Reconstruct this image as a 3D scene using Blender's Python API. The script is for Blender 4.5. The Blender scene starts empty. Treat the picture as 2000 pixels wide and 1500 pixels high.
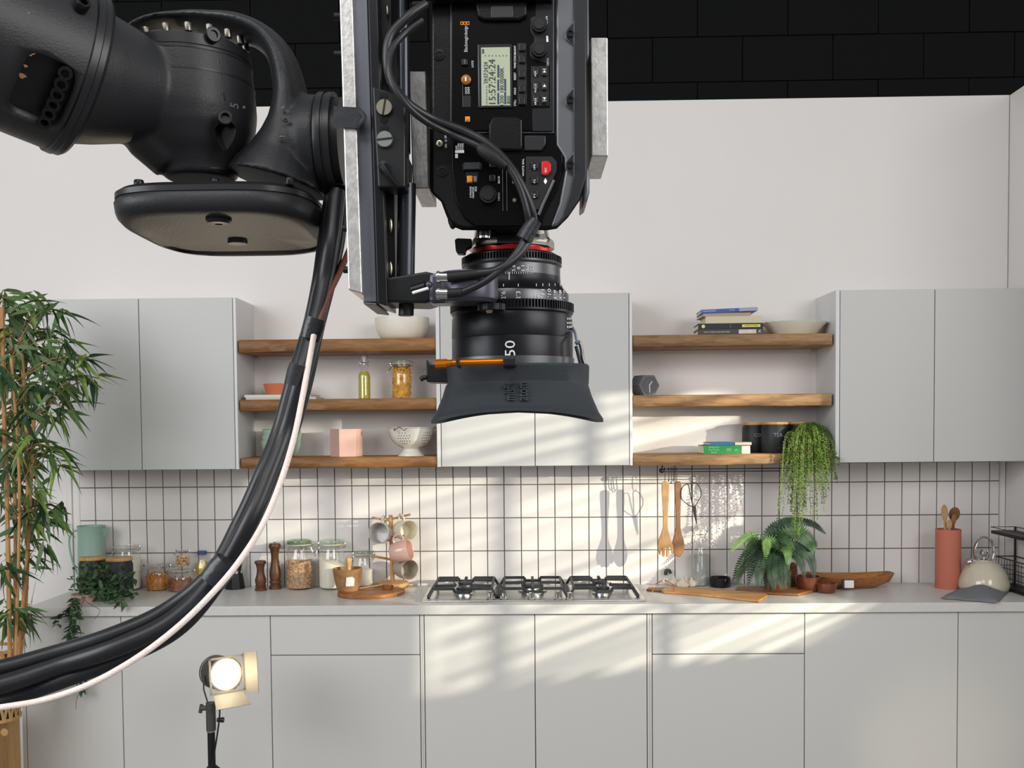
import bpy, bmesh, math, random
from mathutils import Vector, Matrix, noise
random.seed(7)
C = bpy.context.scene.collection
PI = math.pi
V = Vector

# ------------------------------------------------------------------ camera (36 mm lens, standing eye height, slightly rolled crop)
CAM = V((1.951, -4.6266, 1.639)); YAW, PITCH, ROLL = 0.0208, 0.0399, 0.009
FPX, PPX, PPY = 2000.0, 981.78, 908.51
_f = V((-math.sin(YAW)*math.cos(PITCH), math.cos(YAW)*math.cos(PITCH), -math.sin(PITCH)))
_r0 = V((math.cos(YAW), math.sin(YAW), 0)); _d0 = _f.cross(_r0)
_c, _s = math.cos(ROLL), math.sin(ROLL)
_r = _c*_r0 + _s*_d0; _d = -_s*_r0 + _c*_d0
cd = bpy.data.cameras.new('camera'); cam = bpy.data.objects.new('camera', cd); C.objects.link(cam)
m = Matrix((_r, -_d, -_f)).transposed().to_4x4(); m.translation = CAM; cam.matrix_world = m
cd.sensor_width = 36; cd.lens = 36; cd.shift_x = (1000-PPX)/2000; cd.shift_y = (PPY-750)/2000
cd.clip_start = .05
bpy.context.scene.camera = cam
bpy.context.scene.cycles.transparent_max_bounces = 32
vs = bpy.context.scene.view_settings
vs.view_transform = 'Standard'; vs.look = 'None'; vs.gamma = 1; vs.use_curve_mapping = False; vs.exposure = 0.0

# ------------------------------------------------------------------ world and lights
w = bpy.data.worlds.new('world'); bpy.context.scene.world = w; w.use_nodes = True
bg = w.node_tree.nodes['Background']; bg.inputs[0].default_value = (.97, .985, 1, 1); bg.inputs[1].default_value = .30

def light(name, kind, loc, target, power, col=(1, 1, 1), **kw):
    l = bpy.data.lights.new(name, kind); l.energy = power; l.color = col
    for k, v in kw.items(): setattr(l, k, v)
    o = bpy.data.objects.new(name, l); C.objects.link(o); o.location = loc
    o.rotation_euler = (V(target)-V(loc)).to_track_quat('-Z', 'Y').to_euler()
    return o
light('studio_softbox', 'AREA', (5.0, -6.0, 3.1), (2.0, -.5, 1.6), 112, (1, .975, .955), shape='RECTANGLE', size=2.6, size_y=2.0)
light('side_reflection_light', 'AREA', (4.9, -2.7, 2.0), (1.95, -3.7, 1.75), 26, (1, .985, .97), shape='RECTANGLE', size=1.5, size_y=1.9)  # unseen area light added to put a highlight on the lens
light('overhead_softbox', 'AREA', (1.4, -5.4, 3.5), (1.6, -3.2, 1.7), 22, (1, .98, .96), shape='RECTANGLE', size=1.6, size_y=1.0)
light('studio_softbox', 'AREA', (-1.6, -5.2, 3.0), (.9, 0, 1.4), 150, (.97, .985, 1), shape='RECTANGLE', size=3.0, size_y=2.4)
light('sun_spotlight', 'SPOT', (6.2, -3.2, 2.12), (1.95, -.1, 1.17), 2000, (1, .93, .74), spot_size=.36, spot_blend=.35, shadow_soft_size=.015)
light('floor_lamp_light', 'SPOT', (3.5, -1.5, .05), (3.62, -.5, .3), 6, (1, .86, .62), spot_size=.8, spot_blend=1, shadow_soft_size=.05)

# ------------------------------------------------------------------ measuring helpers: a sight line meets a real plane
def ray(px, py): return _f + (px-PPX)/FPX*_r + (py-PPY)/FPX*_d
def at(px, py, Y):
    d = ray(px, py); return CAM + d*((Y-CAM.y)/d.y)
def gz(px, py, z):
    d = ray(px, py); return CAM + d*((z-CAM.z)/d.z)
def sc(Y): return FPX/(Y-CAM.y)          # pixels per metre at depth Y

# ------------------------------------------------------------------ materials
MATS = {}
def lin(c): return tuple((x/255/12.92 if x <= 10 else ((x/255+.055)/1.055)**2.4) for x in c)
def mat(name, rgb, rough=.5, metal=0, bump=0, bscale=200, var=0, vscale=5, spec=.5, coat=0, trans=0, ior=1.45, emit=None, estr=0, stretch=(1, 1, 1), sub=0):
    if name in MATS: return MATS[name]
    m = bpy.data.materials.new(name); m.use_nodes = True; MATS[name] = m
    N, L = m.node_tree.nodes, m.node_tree.links; p = N['Principled BSDF']
    col = lin(rgb); p.inputs['Base Color'].default_value = (*col, 1)
    p.inputs['Roughness'].default_value = rough; p.inputs['Metallic'].default_value = metal
    p.inputs['Specular IOR Level'].default_value = spec; p.inputs['Coat Weight'].default_value = coat
    p.inputs['Transmission Weight'].default_value = trans; p.inputs['IOR'].default_value = ior
    if sub: p.inputs['Subsurface Weight'].default_value = sub; p.inputs['Subsurface Radius'].default_value = (.01, .008, .006)
    if emit: p.inputs['Emission Color'].default_value = (*lin(emit), 1); p.inputs['Emission Strength'].default_value = estr
    if bump or var:
        tc = N.new('ShaderNodeTexCoord'); mp = N.new('ShaderNodeMapping'); mp.inputs['Scale'].default_value = stretch
        L.new(tc.outputs['Object'], mp.inputs[0])
    if bump:
        n = N.new('ShaderNodeTexNoise'); n.inputs['Scale'].default_value = bscale; n.inputs['Detail'].default_value = 3
        b = N.new('ShaderNodeBump'); b.inputs['Strength'].default_value = bump; b.inputs['Distance'].default_value = .002
        L.new(mp.outputs[0], n.inputs['Vector']); L.new(n.outputs[0], b.inputs['Height']); L.new(b.outputs[0], p.inputs['Normal'])
    if var:
        n = N.new('ShaderNodeTexNoise'); n.inputs['Scale'].default_value = vscale; n.inputs['Detail'].default_value = 4
        r = N.new('ShaderNodeValToRGB'); r.color_ramp.elements[0].position = .3; r.color_ramp.elements[1].position = .7
        r.color_ramp.elements[0].color = (*[c*(1-var) for c in col], 1); r.color_ramp.elements[1].color = (*[min(1, c*(1+var)) for c in col], 1)
        L.new(mp.outputs[0], n.inputs['Vector']); L.new(n.outputs[0], r.inputs[0]); L.new(r.outputs[0], p.inputs['Base Color'])
    return m
def wood(name, dark, light_, scale=1, axis='X', rough=.5, knots=True, spec=.4):
    if name in MATS: return MATS[name]
    m = bpy.data.materials.new(name); m.use_nodes = True; MATS[name] = m
    N, L = m.node_tree.nodes, m.node_tree.links; p = N['Principled BSDF']; p.inputs['Roughness'].default_value = rough
    p.inputs['Specular IOR Level'].default_value = spec
    tc = N.new('ShaderNodeTexCoord'); mp = N.new('ShaderNodeMapping')
    st = {'X': (.12, 1, 1), 'Y': (1, .12, 1), 'Z': (1, 1, .12)}[axis]; mp.inputs['Scale'].default_value = [s*scale for s in st]
    L.new(tc.outputs['Object'], mp.inputs[0])
    n1 = N.new('ShaderNodeTexNoise'); n1.inputs['Scale'].default_value = 9; n1.inputs['Detail'].default_value = 3
    wv = N.new('ShaderNodeTexNoise'); wv.inputs['Scale'].default_value = 70; wv.inputs['Detail'].default_value = 6; wv.inputs['Distortion'].default_value = 1.2
    L.new(mp.outputs[0], n1.inputs['Vector']); L.new(mp.outputs[0], wv.inputs['Vector'])
    mx = N.new('ShaderNodeMath'); mx.operation = 'MULTIPLY_ADD'; mx.inputs[1].default_value = .55
    sb = N.new('ShaderNodeMath'); sb.operation = 'MULTIPLY'; sb.inputs[1].default_value = .45
    L.new(wv.outputs[0], sb.inputs[0]); L.new(n1.outputs[0], mx.inputs[0]); L.new(sb.outputs[0], mx.inputs[2])
    r = N.new('ShaderNodeValToRGB'); e = r.color_ramp.elements; e[0].position = .36; e[1].position = .64
    e[0].color = (*lin(dark), 1); e[1].color = (*lin(light_), 1)
    L.new(mx.outputs[0], r.inputs[0]); L.new(r.outputs[0], p.inputs['Base Color'])
    if knots:
        v = N.new('ShaderNodeTexVoronoi'); v.inputs['Scale'].default_value = 6; mp2 = N.new('ShaderNodeMapping'); mp2.inputs['Scale'].default_value = (.7, 1, 1.6)
        L.new(tc.outputs['Object'], mp2.inputs[0]); L.new(mp2.outputs[0], v.inputs['Vector'])
        k = N.new('ShaderNodeValToRGB'); k.color_ramp.elements[0].position = .03; k.color_ramp.elements[1].position = .1
        k.color_ramp.elements[0].color = (.35, .3, .28, 1); k.color_ramp.elements[1].color = (1, 1, 1, 1)
        mm = N.new('ShaderNodeMixRGB'); mm.blend_type = 'MULTIPLY'; mm.inputs[0].default_value = .9
        L.new(v.outputs[0], k.inputs[0]); L.new(r.outputs[0], mm.inputs[1]); L.new(k.outputs[0], mm.inputs[2]); L.new(mm.outputs[0], p.inputs['Base Color'])
    b = N.new('ShaderNodeBump'); b.inputs['Strength'].default_value = .25; b.inputs['Distance'].default_value = .002
    L.new(wv.outputs[0], b.inputs['Height']); L.new(b.outputs[0], p.inputs['Normal'])
    return m

WALL = mat('wall_paint', (226, 222, 219), .75, bump=.06, bscale=60, spec=.2, var=.012, vscale=2)
CAB = mat('cabinet_laminate', (194, 194, 192), .42, spec=.35, bump=.03, bscale=500)
CABIN = mat('cabinet_melamine', (214, 214, 215), .5)
BASEC = mat('base_laminate', (205, 204, 200), .4, spec=.35, bump=.03, bscale=500)
GAP = mat('shadow_gap', (120, 120, 122), .8)
TILE = mat('glazed_tile', (222, 218, 215), .16, spec=.5, bump=.05, bscale=12, var=.015, vscale=9)
GROUT = mat('dark_grout', (86, 82, 78), .9)
TOPM = mat('worktop_laminate', (206, 204, 200), .35, var=.03, vscale=60)
SHELF = wood('waxed_pine', (104, 68, 34), (160, 114, 64))
SHELF2 = wood('aged_pine', (112, 82, 54), (168, 130, 88), 1.1)
LWOOD = wood('light_beech', (176, 130, 76), (214, 172, 118), 3, 'Z', knots=False)
OLIVE = wood('olive_wood', (110, 66, 32), (178, 120, 68), 2.2, 'X', .4, knots=False)
MILL = wood('walnut_stain', (66, 38, 24), (108, 68, 44), 3, 'Z', .35, knots=False)
DWOOD = wood('acacia', (96, 58, 32), (146, 96, 56), 2, 'X', .4, knots=False)
SPOONW = wood('spoon_wood', (158, 118, 76), (196, 158, 112), 3, 'Z', .5, knots=False)
SPOOND = wood('dark_spoon_wood', (116, 80, 54), (152, 108, 74), 3, 'Z', .5, knots=False)
def thin(name, tint, rough=.03, clear=1.0, body=(200, 205, 200)):
    """thin-walled glass: clear sheet with fresnel gloss"""
    m = bpy.data.materials.new(name); m.use_nodes = True; MATS[name] = m; N, L = m.node_tree.nodes, m.node_tree.links
    N.remove(N['Principled BSDF']); out = N['Material Output']
    t = N.new('ShaderNodeBsdfTransparent'); t.inputs[0].default_value = (*lin(tint), 1)
    g = N.new('ShaderNodeBsdfGlossy'); g.inputs['Roughness'].default_value = rough; g.inputs[0].default_value = (1, 1, 1, 1)
    lw = N.new('ShaderNodeLayerWeight'); lw.inputs[0].default_value = .5; pw = N.new('ShaderNodeMath'); pw.operation = 'POWER'; pw.inputs[1].default_value = 4; f = N.new('ShaderNodeMath'); f.operation = 'MULTIPLY_ADD'; f.inputs[1].default_value = .5; f.inputs[2].default_value = .035; L.new(lw.outputs[1], pw.inputs[0]); L.new(pw.outputs[0], f.inputs[0]); mx = N.new('ShaderNodeMixShader'); src = t
    if clear < 1:
        d = N.new('ShaderNodeBsdfDiffuse'); d.inputs[0].default_value = (*lin(body), 1); m2 = N.new('ShaderNodeMixShader'); m2.inputs[0].default_value = 1-clear
        L.new(t.outputs[0], m2.inputs[1]); L.new(d.outputs[0], m2.inputs[2]); src = m2
    L.new(f.outputs[0], mx.inputs[0]); L.new(src.outputs[0], mx.inputs[1]); L.new(g.outputs[0], mx.inputs[2]); L.new(mx.outputs[0], out.inputs[0]); return m
GLASS = thin('clear_glass', (255, 255, 255))
GGLASS = thin('green_glass', (238, 244, 238), clear=.9, body=(190, 204, 192))
STEEL = mat('steel', (190, 190, 190), .25, 1)
CHROME = mat('chrome', (215, 215, 215), .12, 1)
BLACKM = mat('black_satin', (24, 25, 27), .42, spec=.4)
BLACKR = mat('black_rubber', (22, 22, 24), .6)
BLACKC = mat('canister_black', (34, 36, 40), .5)

# ------------------------------------------------------------------ mesh builder
class MB:
    def __init__(s): s.v = []; s.f = []
    def add(s, vs, fs):
        o = len(s.v); s.v += [V(x) for x in vs]; s.f += [tuple(i+o for i in f) for f in fs]; return s
    def box(s, a, b):
        x0, y0, z0 = [min(a[i], b[i]) for i in range(3)]; x1, y1, z1 = [max(a[i], b[i]) for i in range(3)]
        return s.add([(x0,y0,z0),(x1,y0,z0),(x1,y1,z0),(x0,y1,z0),(x0,y0,z1),(x1,y0,z1),(x1,y1,z1),(x0,y1,z1)],
                     [(0,3,2,1),(4,5,6,7),(0,1,5,4),(1,2,6,5),(2,3,7,6),(3,0,4,7)])
    def prism(s, pts, y0, y1):            # polygon in X,Z extruded along Y
        n = len(pts); a = [(p[0], y0, p[1]) for p in pts] + [(p[0], y1, p[1]) for p in pts]
        return s.add(a, [tuple(range(n)), tuple(range(2*n-1, n-1, -1))] + [(i, i+n, (i+1) % n+n, (i+1) % n) for i in range(n)])
    def poly(s, front, back):             # two matching 3-D loops
        n = len(front)
        return s.add(list(front)+list(back), [tuple(range(n)), tuple(range(2*n-1, n-1, -1))] + [(i, i+n, (i+1) % n+n, (i+1) % n) for i in range(n)])
    def slab(s, pts, z0, z1):             # polygon in X,Y extruded along Z
        n = len(pts); a = [(p[0], p[1], z0) for p in pts] + [(p[0], p[1], z1) for p in pts]
        return s.add(a, [tuple(range(n-1, -1, -1)), tuple(range(n, 2*n))] + [(i, (i+1) % n, (i+1) % n+n, i+n) for i in range(n)])
    def rings(s, R, cap0=True, cap1=True, close=False):
        n = len(R[0]); vs = [p for r in R for p in r]; fs = []
        for k in range(len(R)-1 + (1 if close else 0)):
            a, b = k*n, ((k+1) % len(R))*n
            fs += [(a+i, a+(i+1) % n, b+(i+1) % n, b+i) for i in range(n)]
        if not close:
            if cap0: fs.append(tuple(range(n-1, -1, -1)))
            if cap1: fs.append(tuple((len(R)-1)*n+i for i in range(n)))
        return s.add(vs, fs)
    def lathe(s, prof, o, axis=(0, 0, 1), seg=32, sx=1, sy=1):   # prof: (radius, distance along the axis)
        o = V(o); ax = V(axis).normalized(); u = ax.orthogonal().normalized() if abs(ax.z) < .99 else V((1, 0, 0)); v = ax.cross(u)
        R = [[o+ax*t+(u*math.cos(2*PI*i/seg)*sx+v*math.sin(2*PI*i/seg)*sy)*max(r, 1e-5) for i in range(seg)] for r, t in prof]
        return s.rings(R, close=len(prof) == 4 and prof[0][0] > 0 and abs(prof[0][0]-prof[3][0]) < 1e-7)   # an open profile of four equal-ended points is a ring
    def cyl(s, a, b, r, r2=None, seg=16):
        a, b = V(a), V(b); return s.lathe([(r, 0), (r if r2 is None else r2, (b-a).length)], a, b-a, seg)
    def tube(s, path, r, seg=8, flat=None, up=None):
        P = [V(p) for p in path]; n = len(P); R = []; u = None
        for i, p in enumerate(P):
            t = (P[min(i+1, n-1)]-P[max(i-1, 0)]).normalized()
            if up is not None: a = V(up); a = (a-t*a.dot(t)).normalized()
            else:
                a = u if u is not None else t.orthogonal(); a = (a-t*a.dot(t)).normalized(); u = a
            b = t.cross(a); rr = r[i] if isinstance(r, (list, tuple)) else r
            ra, rb = (rr, rr) if flat is None else ((flat[i] if isinstance(flat, (list, tuple)) else flat), rr)
            R.append([p+a*math.cos(2*PI*k/seg)*ra+b*math.sin(2*PI*k/seg)*rb for k in range(seg)])
        return s.rings(R)
    def ball(s, c, r, seg=16, sx=1, sy=1, sz=1):
        c = V(c); k = seg//2
        return s.rings([[c+V((math.cos(2*PI*i/seg)*math.sin(PI*j/k)*r*sx, math.sin(2*PI*i/seg)*math.sin(PI*j/k)*r*sy, -math.cos(PI*j/k)*r*sz)) for i in range(seg)] for j in [.04]+list(range(1, k))+[k-.04]])
    def build(s, name, mt, parent=None, bevel=0, smooth=True, ang=35, seg=2, label=None, weld=False):
        me = bpy.data.meshes.new(name); off = V((0, 0, 0)); q = parent
        while q is not None: off += q.location; q = q.parent
        me.from_pydata([tuple(p-off) for p in s.v], [], s.f); me.update()
        bm = bmesh.new(); bm.from_mesh(me); bmesh.ops.recalc_face_normals(bm, faces=bm.faces)
        if smooth:
            for f in bm.faces: f.smooth = True
            ca = math.radians(ang)
            for e in bm.edges:
                if len(e.link_faces) == 2 and e.calc_face_angle(0) > ca: e.smooth = False
        bm.to_mesh(me); bm.free(); me.materials.append(mt)
        o = bpy.data.objects.new(name, me); C.objects.link(o)
        if parent is not None: o.parent = parent
        if bevel:
            b = o.modifiers.new('bevel', 'BEVEL'); b.width = bevel; b.segments = seg; b.limit_method = 'ANGLE'; b.angle_limit = math.radians(40)
        if label: o['label'] = label
        return o
def thing(name, label, cat, loc=(0, 0, 0), group=None):
    o = bpy.data.objects.new(name, None); C.objects.link(o); o.location = loc; o.empty_display_size = .05
    o['label'] = label; o['category'] = cat
    if group: o['group'] = group
    return o
def tag(o, label, cat, group=None):
    o['label'] = label; o['category'] = cat
    if group: o['group'] = group
    return o
def recentre(o):                 # put a single-mesh object's origin at its base
    me = o.data; xs = [v.co for v in me.vertices]
    c = V(((min(v.x for v in xs)+max(v.x for v in xs))/2, (min(v.y for v in xs)+max(v.y for v in xs))/2, min(v.z for v in xs)))
    me.transform(Matrix.Translation(-c)); o.location = c; return o
def struct(o): o['kind'] = 'structure'; return o
def remesh(o, vox, it=6):
    r = o.modifiers.new('remesh', 'REMESH'); r.mode = 'VOXEL'; r.voxel_size = vox; r.use_smooth_shade = True
    k = o.modifiers.new('smooth', 'SMOOTH'); k.iterations = it; k.factor = .6; return o
def text(string, size, o, xd, nrm, mt, parent, name='lettering', depth=.0004, align='CENTER', sx=1, fit=0):
    cu = bpy.data.curves.new('t', 'FONT'); cu.body = string; cu.size = size; cu.extrude = depth; cu.align_x = align; cu.align_y = 'CENTER'; cu.resolution_u = 2
    t = bpy.data.objects.new('t', cu); me = bpy.data.meshes.new_from_object(t)
    if fit: X_ = [v.co.x for v in me.vertices]; sx = fit/(max(X_)-min(X_))
    x = V(xd).normalized(); z = V(nrm).normalized(); y = z.cross(x)
    M = Matrix((x*sx, y, z)).transposed().to_4x4(); off = V((0, 0, 0)); q = parent
    while q is not None: off += q.location; q = q.parent
    M.translation = V(o)-off; me.transform(M); me.name = name
    me.materials.clear(); me.materials.append(mt)
    ob = bpy.data.objects.new(name, me); C.objects.link(ob); ob.parent = parent
    bpy.data.objects.remove(t); bpy.data.curves.remove(cu); return ob
def bez(pts, n=8):                # smooth curve through points (Catmull-Rom)
    P = [V(p) for p in pts]; P = [2*P[0]-P[1]]+P+[2*P[-1]-P[-2]]; out = []
    for i in range(1, len(P)-2):
        for k in range(n):
            t = k/n; a, b, c, d = P[i-1:i+3]
            out.append(.5*((2*b)+(c-a)*t+(2*a-5*b+4*c-d)*t*t+(3*b-a-3*c+d)*t**3))
    out.append(P[-2]); return out

#@@SETTING
# ------------------------------------------------------------------ the setting
YU, YC, YB = -.287, -.518, -.498       # upper fronts, worktop edge, base fronts
ZT = .91
XR = 4.106
struct(MB().box((-3, 0, 0), (XR, .04, 3.071)).build('wall_back', WALL))
struct(MB().box((XR+.004, -1.16, 0), (XR+.05, .06, 3.071)).build('wall_right', WALL))
struct(MB().box((-5, -9, -.05), (9, 3, 0)).build('floor', mat('studio_floor', (120, 118, 116), .7, var=.1)))
far = struct(MB().box((-4, 1.14, 0), (9, 1.3, 6)).build('wall_far', mat('black_wall_joint', (7, 7, 8), .9)))
BL = mat('black_wall_paint', (7, 8, 9), .8, bump=.4, bscale=40, spec=.25)
bw, bh = .494, .245
proto = None
for j in range(6):
    for i in range(-4, 13):
        x0 = -1.52+(i+.5*(j % 2))*bw; z0 = 2.78+j*bh
        if proto is None: proto = MB().box((0, 0, 0), (bw-.004, .04, bh-.004)).build('block', BL, far, bevel=.0015, seg=1); o = proto
        else: o = proto.copy(); C.objects.link(o)
        o.location = (x0, 1.115+random.uniform(-.002, .002), z0)
struct(MB().box((-.132, -.010, .9), (-.112, -.0005, 1.48)).build('trim_1', WALL, bevel=.003))
# set wall seams (flats butted together)
# splashback of upright tiles
cols = {0:186.7,1:219.6,2:253.2,3:286.1,4:319.4,5:353,6:385.9,7:419.5,8:453.1,14:654.4,15:687.4,16:720.3,17:753.3,18:785.9,19:819.2,20:852.2,21:885.1,22:918.4,23:951,24:984.3,25:1017.3,26:1049.9,27:1083.2,28:1116.2,29:1149.4,30:1183,31:1216.3,32:1249.3,44:1657.5,45:1691.7,46:1726.4,47:1760.2,48:1794.8,49:1828.1,50:1863.2,51:1897,52:1931}
xs = {}
for k in range(53):
    if k in cols: u = cols[k]
    else:
        a = max(q for q in cols if q < k); b = min(q for q in cols if q > k); u = cols[a]+(cols[b]-cols[a])*(k-a)/(b-a)
    xs[k] = at(u, 945, 0).x
xs[-1] = xs[0]-.072; xs[53] = XR-.03
rows = [ZT-.002, at(1000, 1075.3, 0).z, at(1000, 1011, 0).z, at(1000, 946.4, 0).z, at(1000, 946.4, 0).z+.088]
sb = struct(MB().box((xs[-1], -.006, rows[0]), (xs[53], -.0003, rows[4])).build('wall_splashback', GROUT))
g = .0019
for k in range(-1, 53):
    for j in range(4):
        d = random.uniform(-.0004, .0004); tl = random.uniform(-.0006, .0006)
        x0, x1, z0, z1 = xs[k]+g, xs[k+1]-g, rows[j]+g, rows[j+1]-g
        y = -.0105+d
        b = MB(); c = .0015
        fr = [(x0+c, y+tl, z0+c), (x1-c, y-tl, z0+c), (x1-c, y-tl, z1-c), (x0+c, y+tl, z1-c)]
        md = [(x0, y+.0015, z0), (x1, y+.0015, z0), (x1, y+.0015, z1), (x0, y+.0015, z1)]
        bk = [(x0, -.006, z0), (x1, -.006, z0), (x1, -.006, z1), (x0, -.006, z1)]
        b.rings([bk, md, fr], cap0=False).build('tile', TILE, sb, smooth=False)

#@@CABINETS
# ------------------------------------------------------------------ wall cabinets
def wall_cabinet(label, pxl, pxs, pxr, open_side=None, nd=2):
    """pxl/pxr: outer edges, pxs: joints between panel | door | door | panel, all at the height of y=740"""
    X = [at(p, 740, YU).x for p in (pxl, *pxs, pxr)]
    zt, zb = at((pxl+min(pxr, 2000))/2, 573.5-(((pxl+pxr)/2)-1043)*.0118, YU).z, at((pxl+min(pxr, 2000))/2, 910.5-(((pxl+pxr)/2)-1043)*.0100, YU).z
    t = thing('wall_cabinet', label, 'cabinet', ((X[0]+X[-1])/2, -.14, zb))
    for a, b in ((X[0], X[1]-.0012), (X[-2]+.0012, X[-1])):
        MB().box((a, YU, zb), (b, -.002, zt)).build('side_panel', CABIN, t, bevel=.0008)
    MB().box((X[1], YU+.022, zb+.001), (X[-2], -.002, zb+.019)).build('bottom_panel', CABIN, t)
    MB().box((X[1], YU+.022, zt-.019), (X[-2], -.002, zt-.001)).build('top_panel', CABIN, t)
    MB().box((X[1], YU+.022, zb+.019), (X[-2], YU+.026, zt-.019)).build('gap_shade_sheet', GAP, t)  # sheet behind the doors, its grey standing in for shade in the gaps
    for i in range(1, len(X)-2):
        MB().box((X[i]+.0015, YU, zb+.001), (X[i+1]-.0015, YU+.019, zt-.001)).build('door', CAB, t, bevel=.0015)
    return t, zb, zt
wall_cabinet('pale grey two-door wall cabinet behind the tall bamboo plant', 80, (88, 273.5, 457), 463)
wall_cabinet('pale grey two-door wall cabinet above the gas hob, striped by sunlight', 852, (860, 1044, 1229), 1235)
wall_cabinet('pale grey two-door wall cabinet above the terracotta utensil pot', 1632, (1640, 1825, 2013), 2021)

# ------------------------------------------------------------------ open shelves
shelves = {}
def shelf(key, label, pxl, pxr, yl, yr, thl, mt, ysc=YU+.008):
    a = at(pxl, yl, ysc); b = at(pxr, yr, ysc); z = (a.z+b.z)/2; th = thl/sc(ysc)
    t = thing('wooden_shelf', label, 'shelf', ((a.x+b.x)/2, -.14, z-th))
    n = 40; mb = MB(); R = []
    for i in range(n+1):
        u = i/n; x = a.x+(b.x-a.x)*u; e = min(i, n-i); c = .006 if e == 0 else 0
        j = lambda q: noise.noise((x*5, q, z*9))*.0022
        y0 = ysc+j(1)+c*.6; r = .004
        R.append([(x, y0+r, z), (x, y0, z-r+j(2)*.3), (x, y0, z-th+r+j(3)), (x, y0+r, z-th+j(4)), (x, -.002, z-th), (x, -.002, z)])
    mb.rings(R).build('board', mt, t, ang=50)
    MB().box((a.x+.02, -.03, z-th-.012), (b.x-.02, -.004, z-th)).build('wall_batten', CABIN, t)
    shelves[key] = (z, a.x, b.x)
SH = 'wooden shelves between the wall cabinets'
shelf('L1', 'top wooden shelf of the left bay, holding the large cream bowl', 465.5, 851, 662.5, 661, 25, SHELF)
shelf('L2', 'middle wooden shelf of the left bay, holding pasta jar and oil bottle', 468, 852, 780, 778, 22.5, SHELF)
shelf('L3', 'bottom wooden shelf of the left bay, holding colander and pink pot', 470, 853, 894.5, 892, 20.5, SHELF)
shelf('R1', 'top wooden shelf of the right bay, holding books and pie dish', 1235.5, 1626, 656, 649.5, 22.5, SHELF2)
shelf('R2', 'middle wooden shelf of the right bay, holding only the grey clock', 1236, 1625, 773, 767.5, 23, SHELF2)
shelf('R3', 'bottom wooden shelf of the right bay, holding canisters and trailing plant', 1236, 1626, 888.5, 885, 20.5, SHELF2)

# ------------------------------------------------------------------ base cabinets and worktop
wt = MB().box((-.085, YC, ZT-.0385), (XR, -.004, ZT)).build('worktop', TOPM, bevel=.002); tag(recentre(wt), 'long off-white worktop running under the tiled splashback', 'worktop')
def base_cabinet(label, cells, pl=None, pr=None):
    """cells: list of (px0, px1, drawer?) ; pl / pr: outer pixel of an end panel"""
    X0 = at(pl if pl else cells[0][0], 1207, YB).x; X1 = at(pr if pr else cells[-1][1], 1207, YB).x
    t = thing('base_cabinet', label, 'cabinet', ((X0+X1)/2, -.25, .0)); zt = ZT-.0425
    MB().box((X0+.019, YB+.021, .12), (X1-.019, YB+.025, zt)).build('gap_shade_sheet', GAP, t)  # grey sheet gives the gaps between fronts their shade
    c0 = at(cells[0][0], 1207, YB).x; c1 = at(cells[-1][1], 1207, YB).x
    MB().box((X0, YB+(0 if pl else .02), .0), (max(c0-.0015, X0+.002), -.03, zt)).build('side_panel', BASEC, t, bevel=.0008)
    MB().box((min(c1+.0015, X1-.002), YB+(0 if pr else .02), .0), (X1, -.03, zt)).build('side_panel', BASEC, t, bevel=.0008)
    MB().box((X0+.02, YB+.06, 0), (X1-.02, YB+.075, .11)).build('plinth', BASEC, t)
    for p0, p1, dr in cells:
        a, b = at(p0, 1207, YB).x+.0016, at(p1, 1207, YB).x-.0016
        if dr:
            zs = at((p0+p1)/2, dr, YB).z
            MB().box((a, YB, zs+.0018), (b, YB+.019, zt)).build('drawer', BASEC, t, bevel=.0015)
            MB().box((a, YB, .12), (b, YB+.019, zs-.0018)).build('drawer', BASEC, t, bevel=.0015)
        else: MB().box((a, YB, .12), (b, YB+.019, zt)).build('door', BASEC, t, bevel=.0015)
base_cabinet('grey base cabinet behind the trailing ivy, leftmost of the row', [(46, 235.5, 0)], pl=38)
base_cabinet('grey single-door base cabinet behind the lit studio lamp', [(235.5, 527.6, 0)])
base_cabinet('grey base cabinet with a shallow top drawer, left of the hob', [(527.6, 819.5, 1279.5)], pr=823.5)
base_cabinet('grey two-door base cabinet directly under the gas hob', [(828, 1044.2, 0), (1044.2, 1263.5, 0)], pl=823.8, pr=1268.3)
base_cabinet('grey base cabinet with a shallow sunlit top drawer, right of the hob', [(1273.5, 1571.6, 1277.5)], pl=1268.6)
base_cabinet('grey base cabinet below the long dough bowl', [(1571.6, 1871.7, 0)])
base_cabinet('grey base cabinet at the right end below the kettle', [(1871.7, 2075, 0)])
#@@HOB
# ------------------------------------------------------------------ gas hob
def spot(px, by, rpx, z=ZT, wall=-.014):
    """centre of a round base whose front edge is seen at row by"""
    p = gz(px, by, z); r = rpx/sc(p.y); Y = min(p.y+r, wall-r); s = sc(Y); return V((at(px, by, Y).x, Y, z)), s
IRON = mat('cast_iron', (36, 38, 42), .55); HOBS = mat('hob_steel', (200, 200, 198), .22, 1)
hx0, hx1 = gz(823, 1176, ZT).x, gz(1262, 1176, ZT).x; hy0, hy1 = gz(1040, 1176, ZT).y, gz(1040, 1176, ZT).y+.40
hob = thing('gas_hob', 'stainless steel gas hob with three black pan supports', 'hob', ((hx0+hx1)/2, (hy0+hy1)/2, ZT))
MB().box((hx0, hy0, ZT), (hx1, hy1, ZT+.009)).build('hob_plate', HOBS, hob, bevel=.003)
MB().box((hx0+.02, hy0+.02, ZT+.008), (hx1-.02, hy1-.015, ZT+.0105)).build('raised_panel', HOBS, hob, bevel=.002)
W3 = (hx1-hx0-.04)/3
def bar(mb, a, b, w=.011):
    a, b = V(a), V(b); mb.tube([a, b], w*.75, seg=4)
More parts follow.
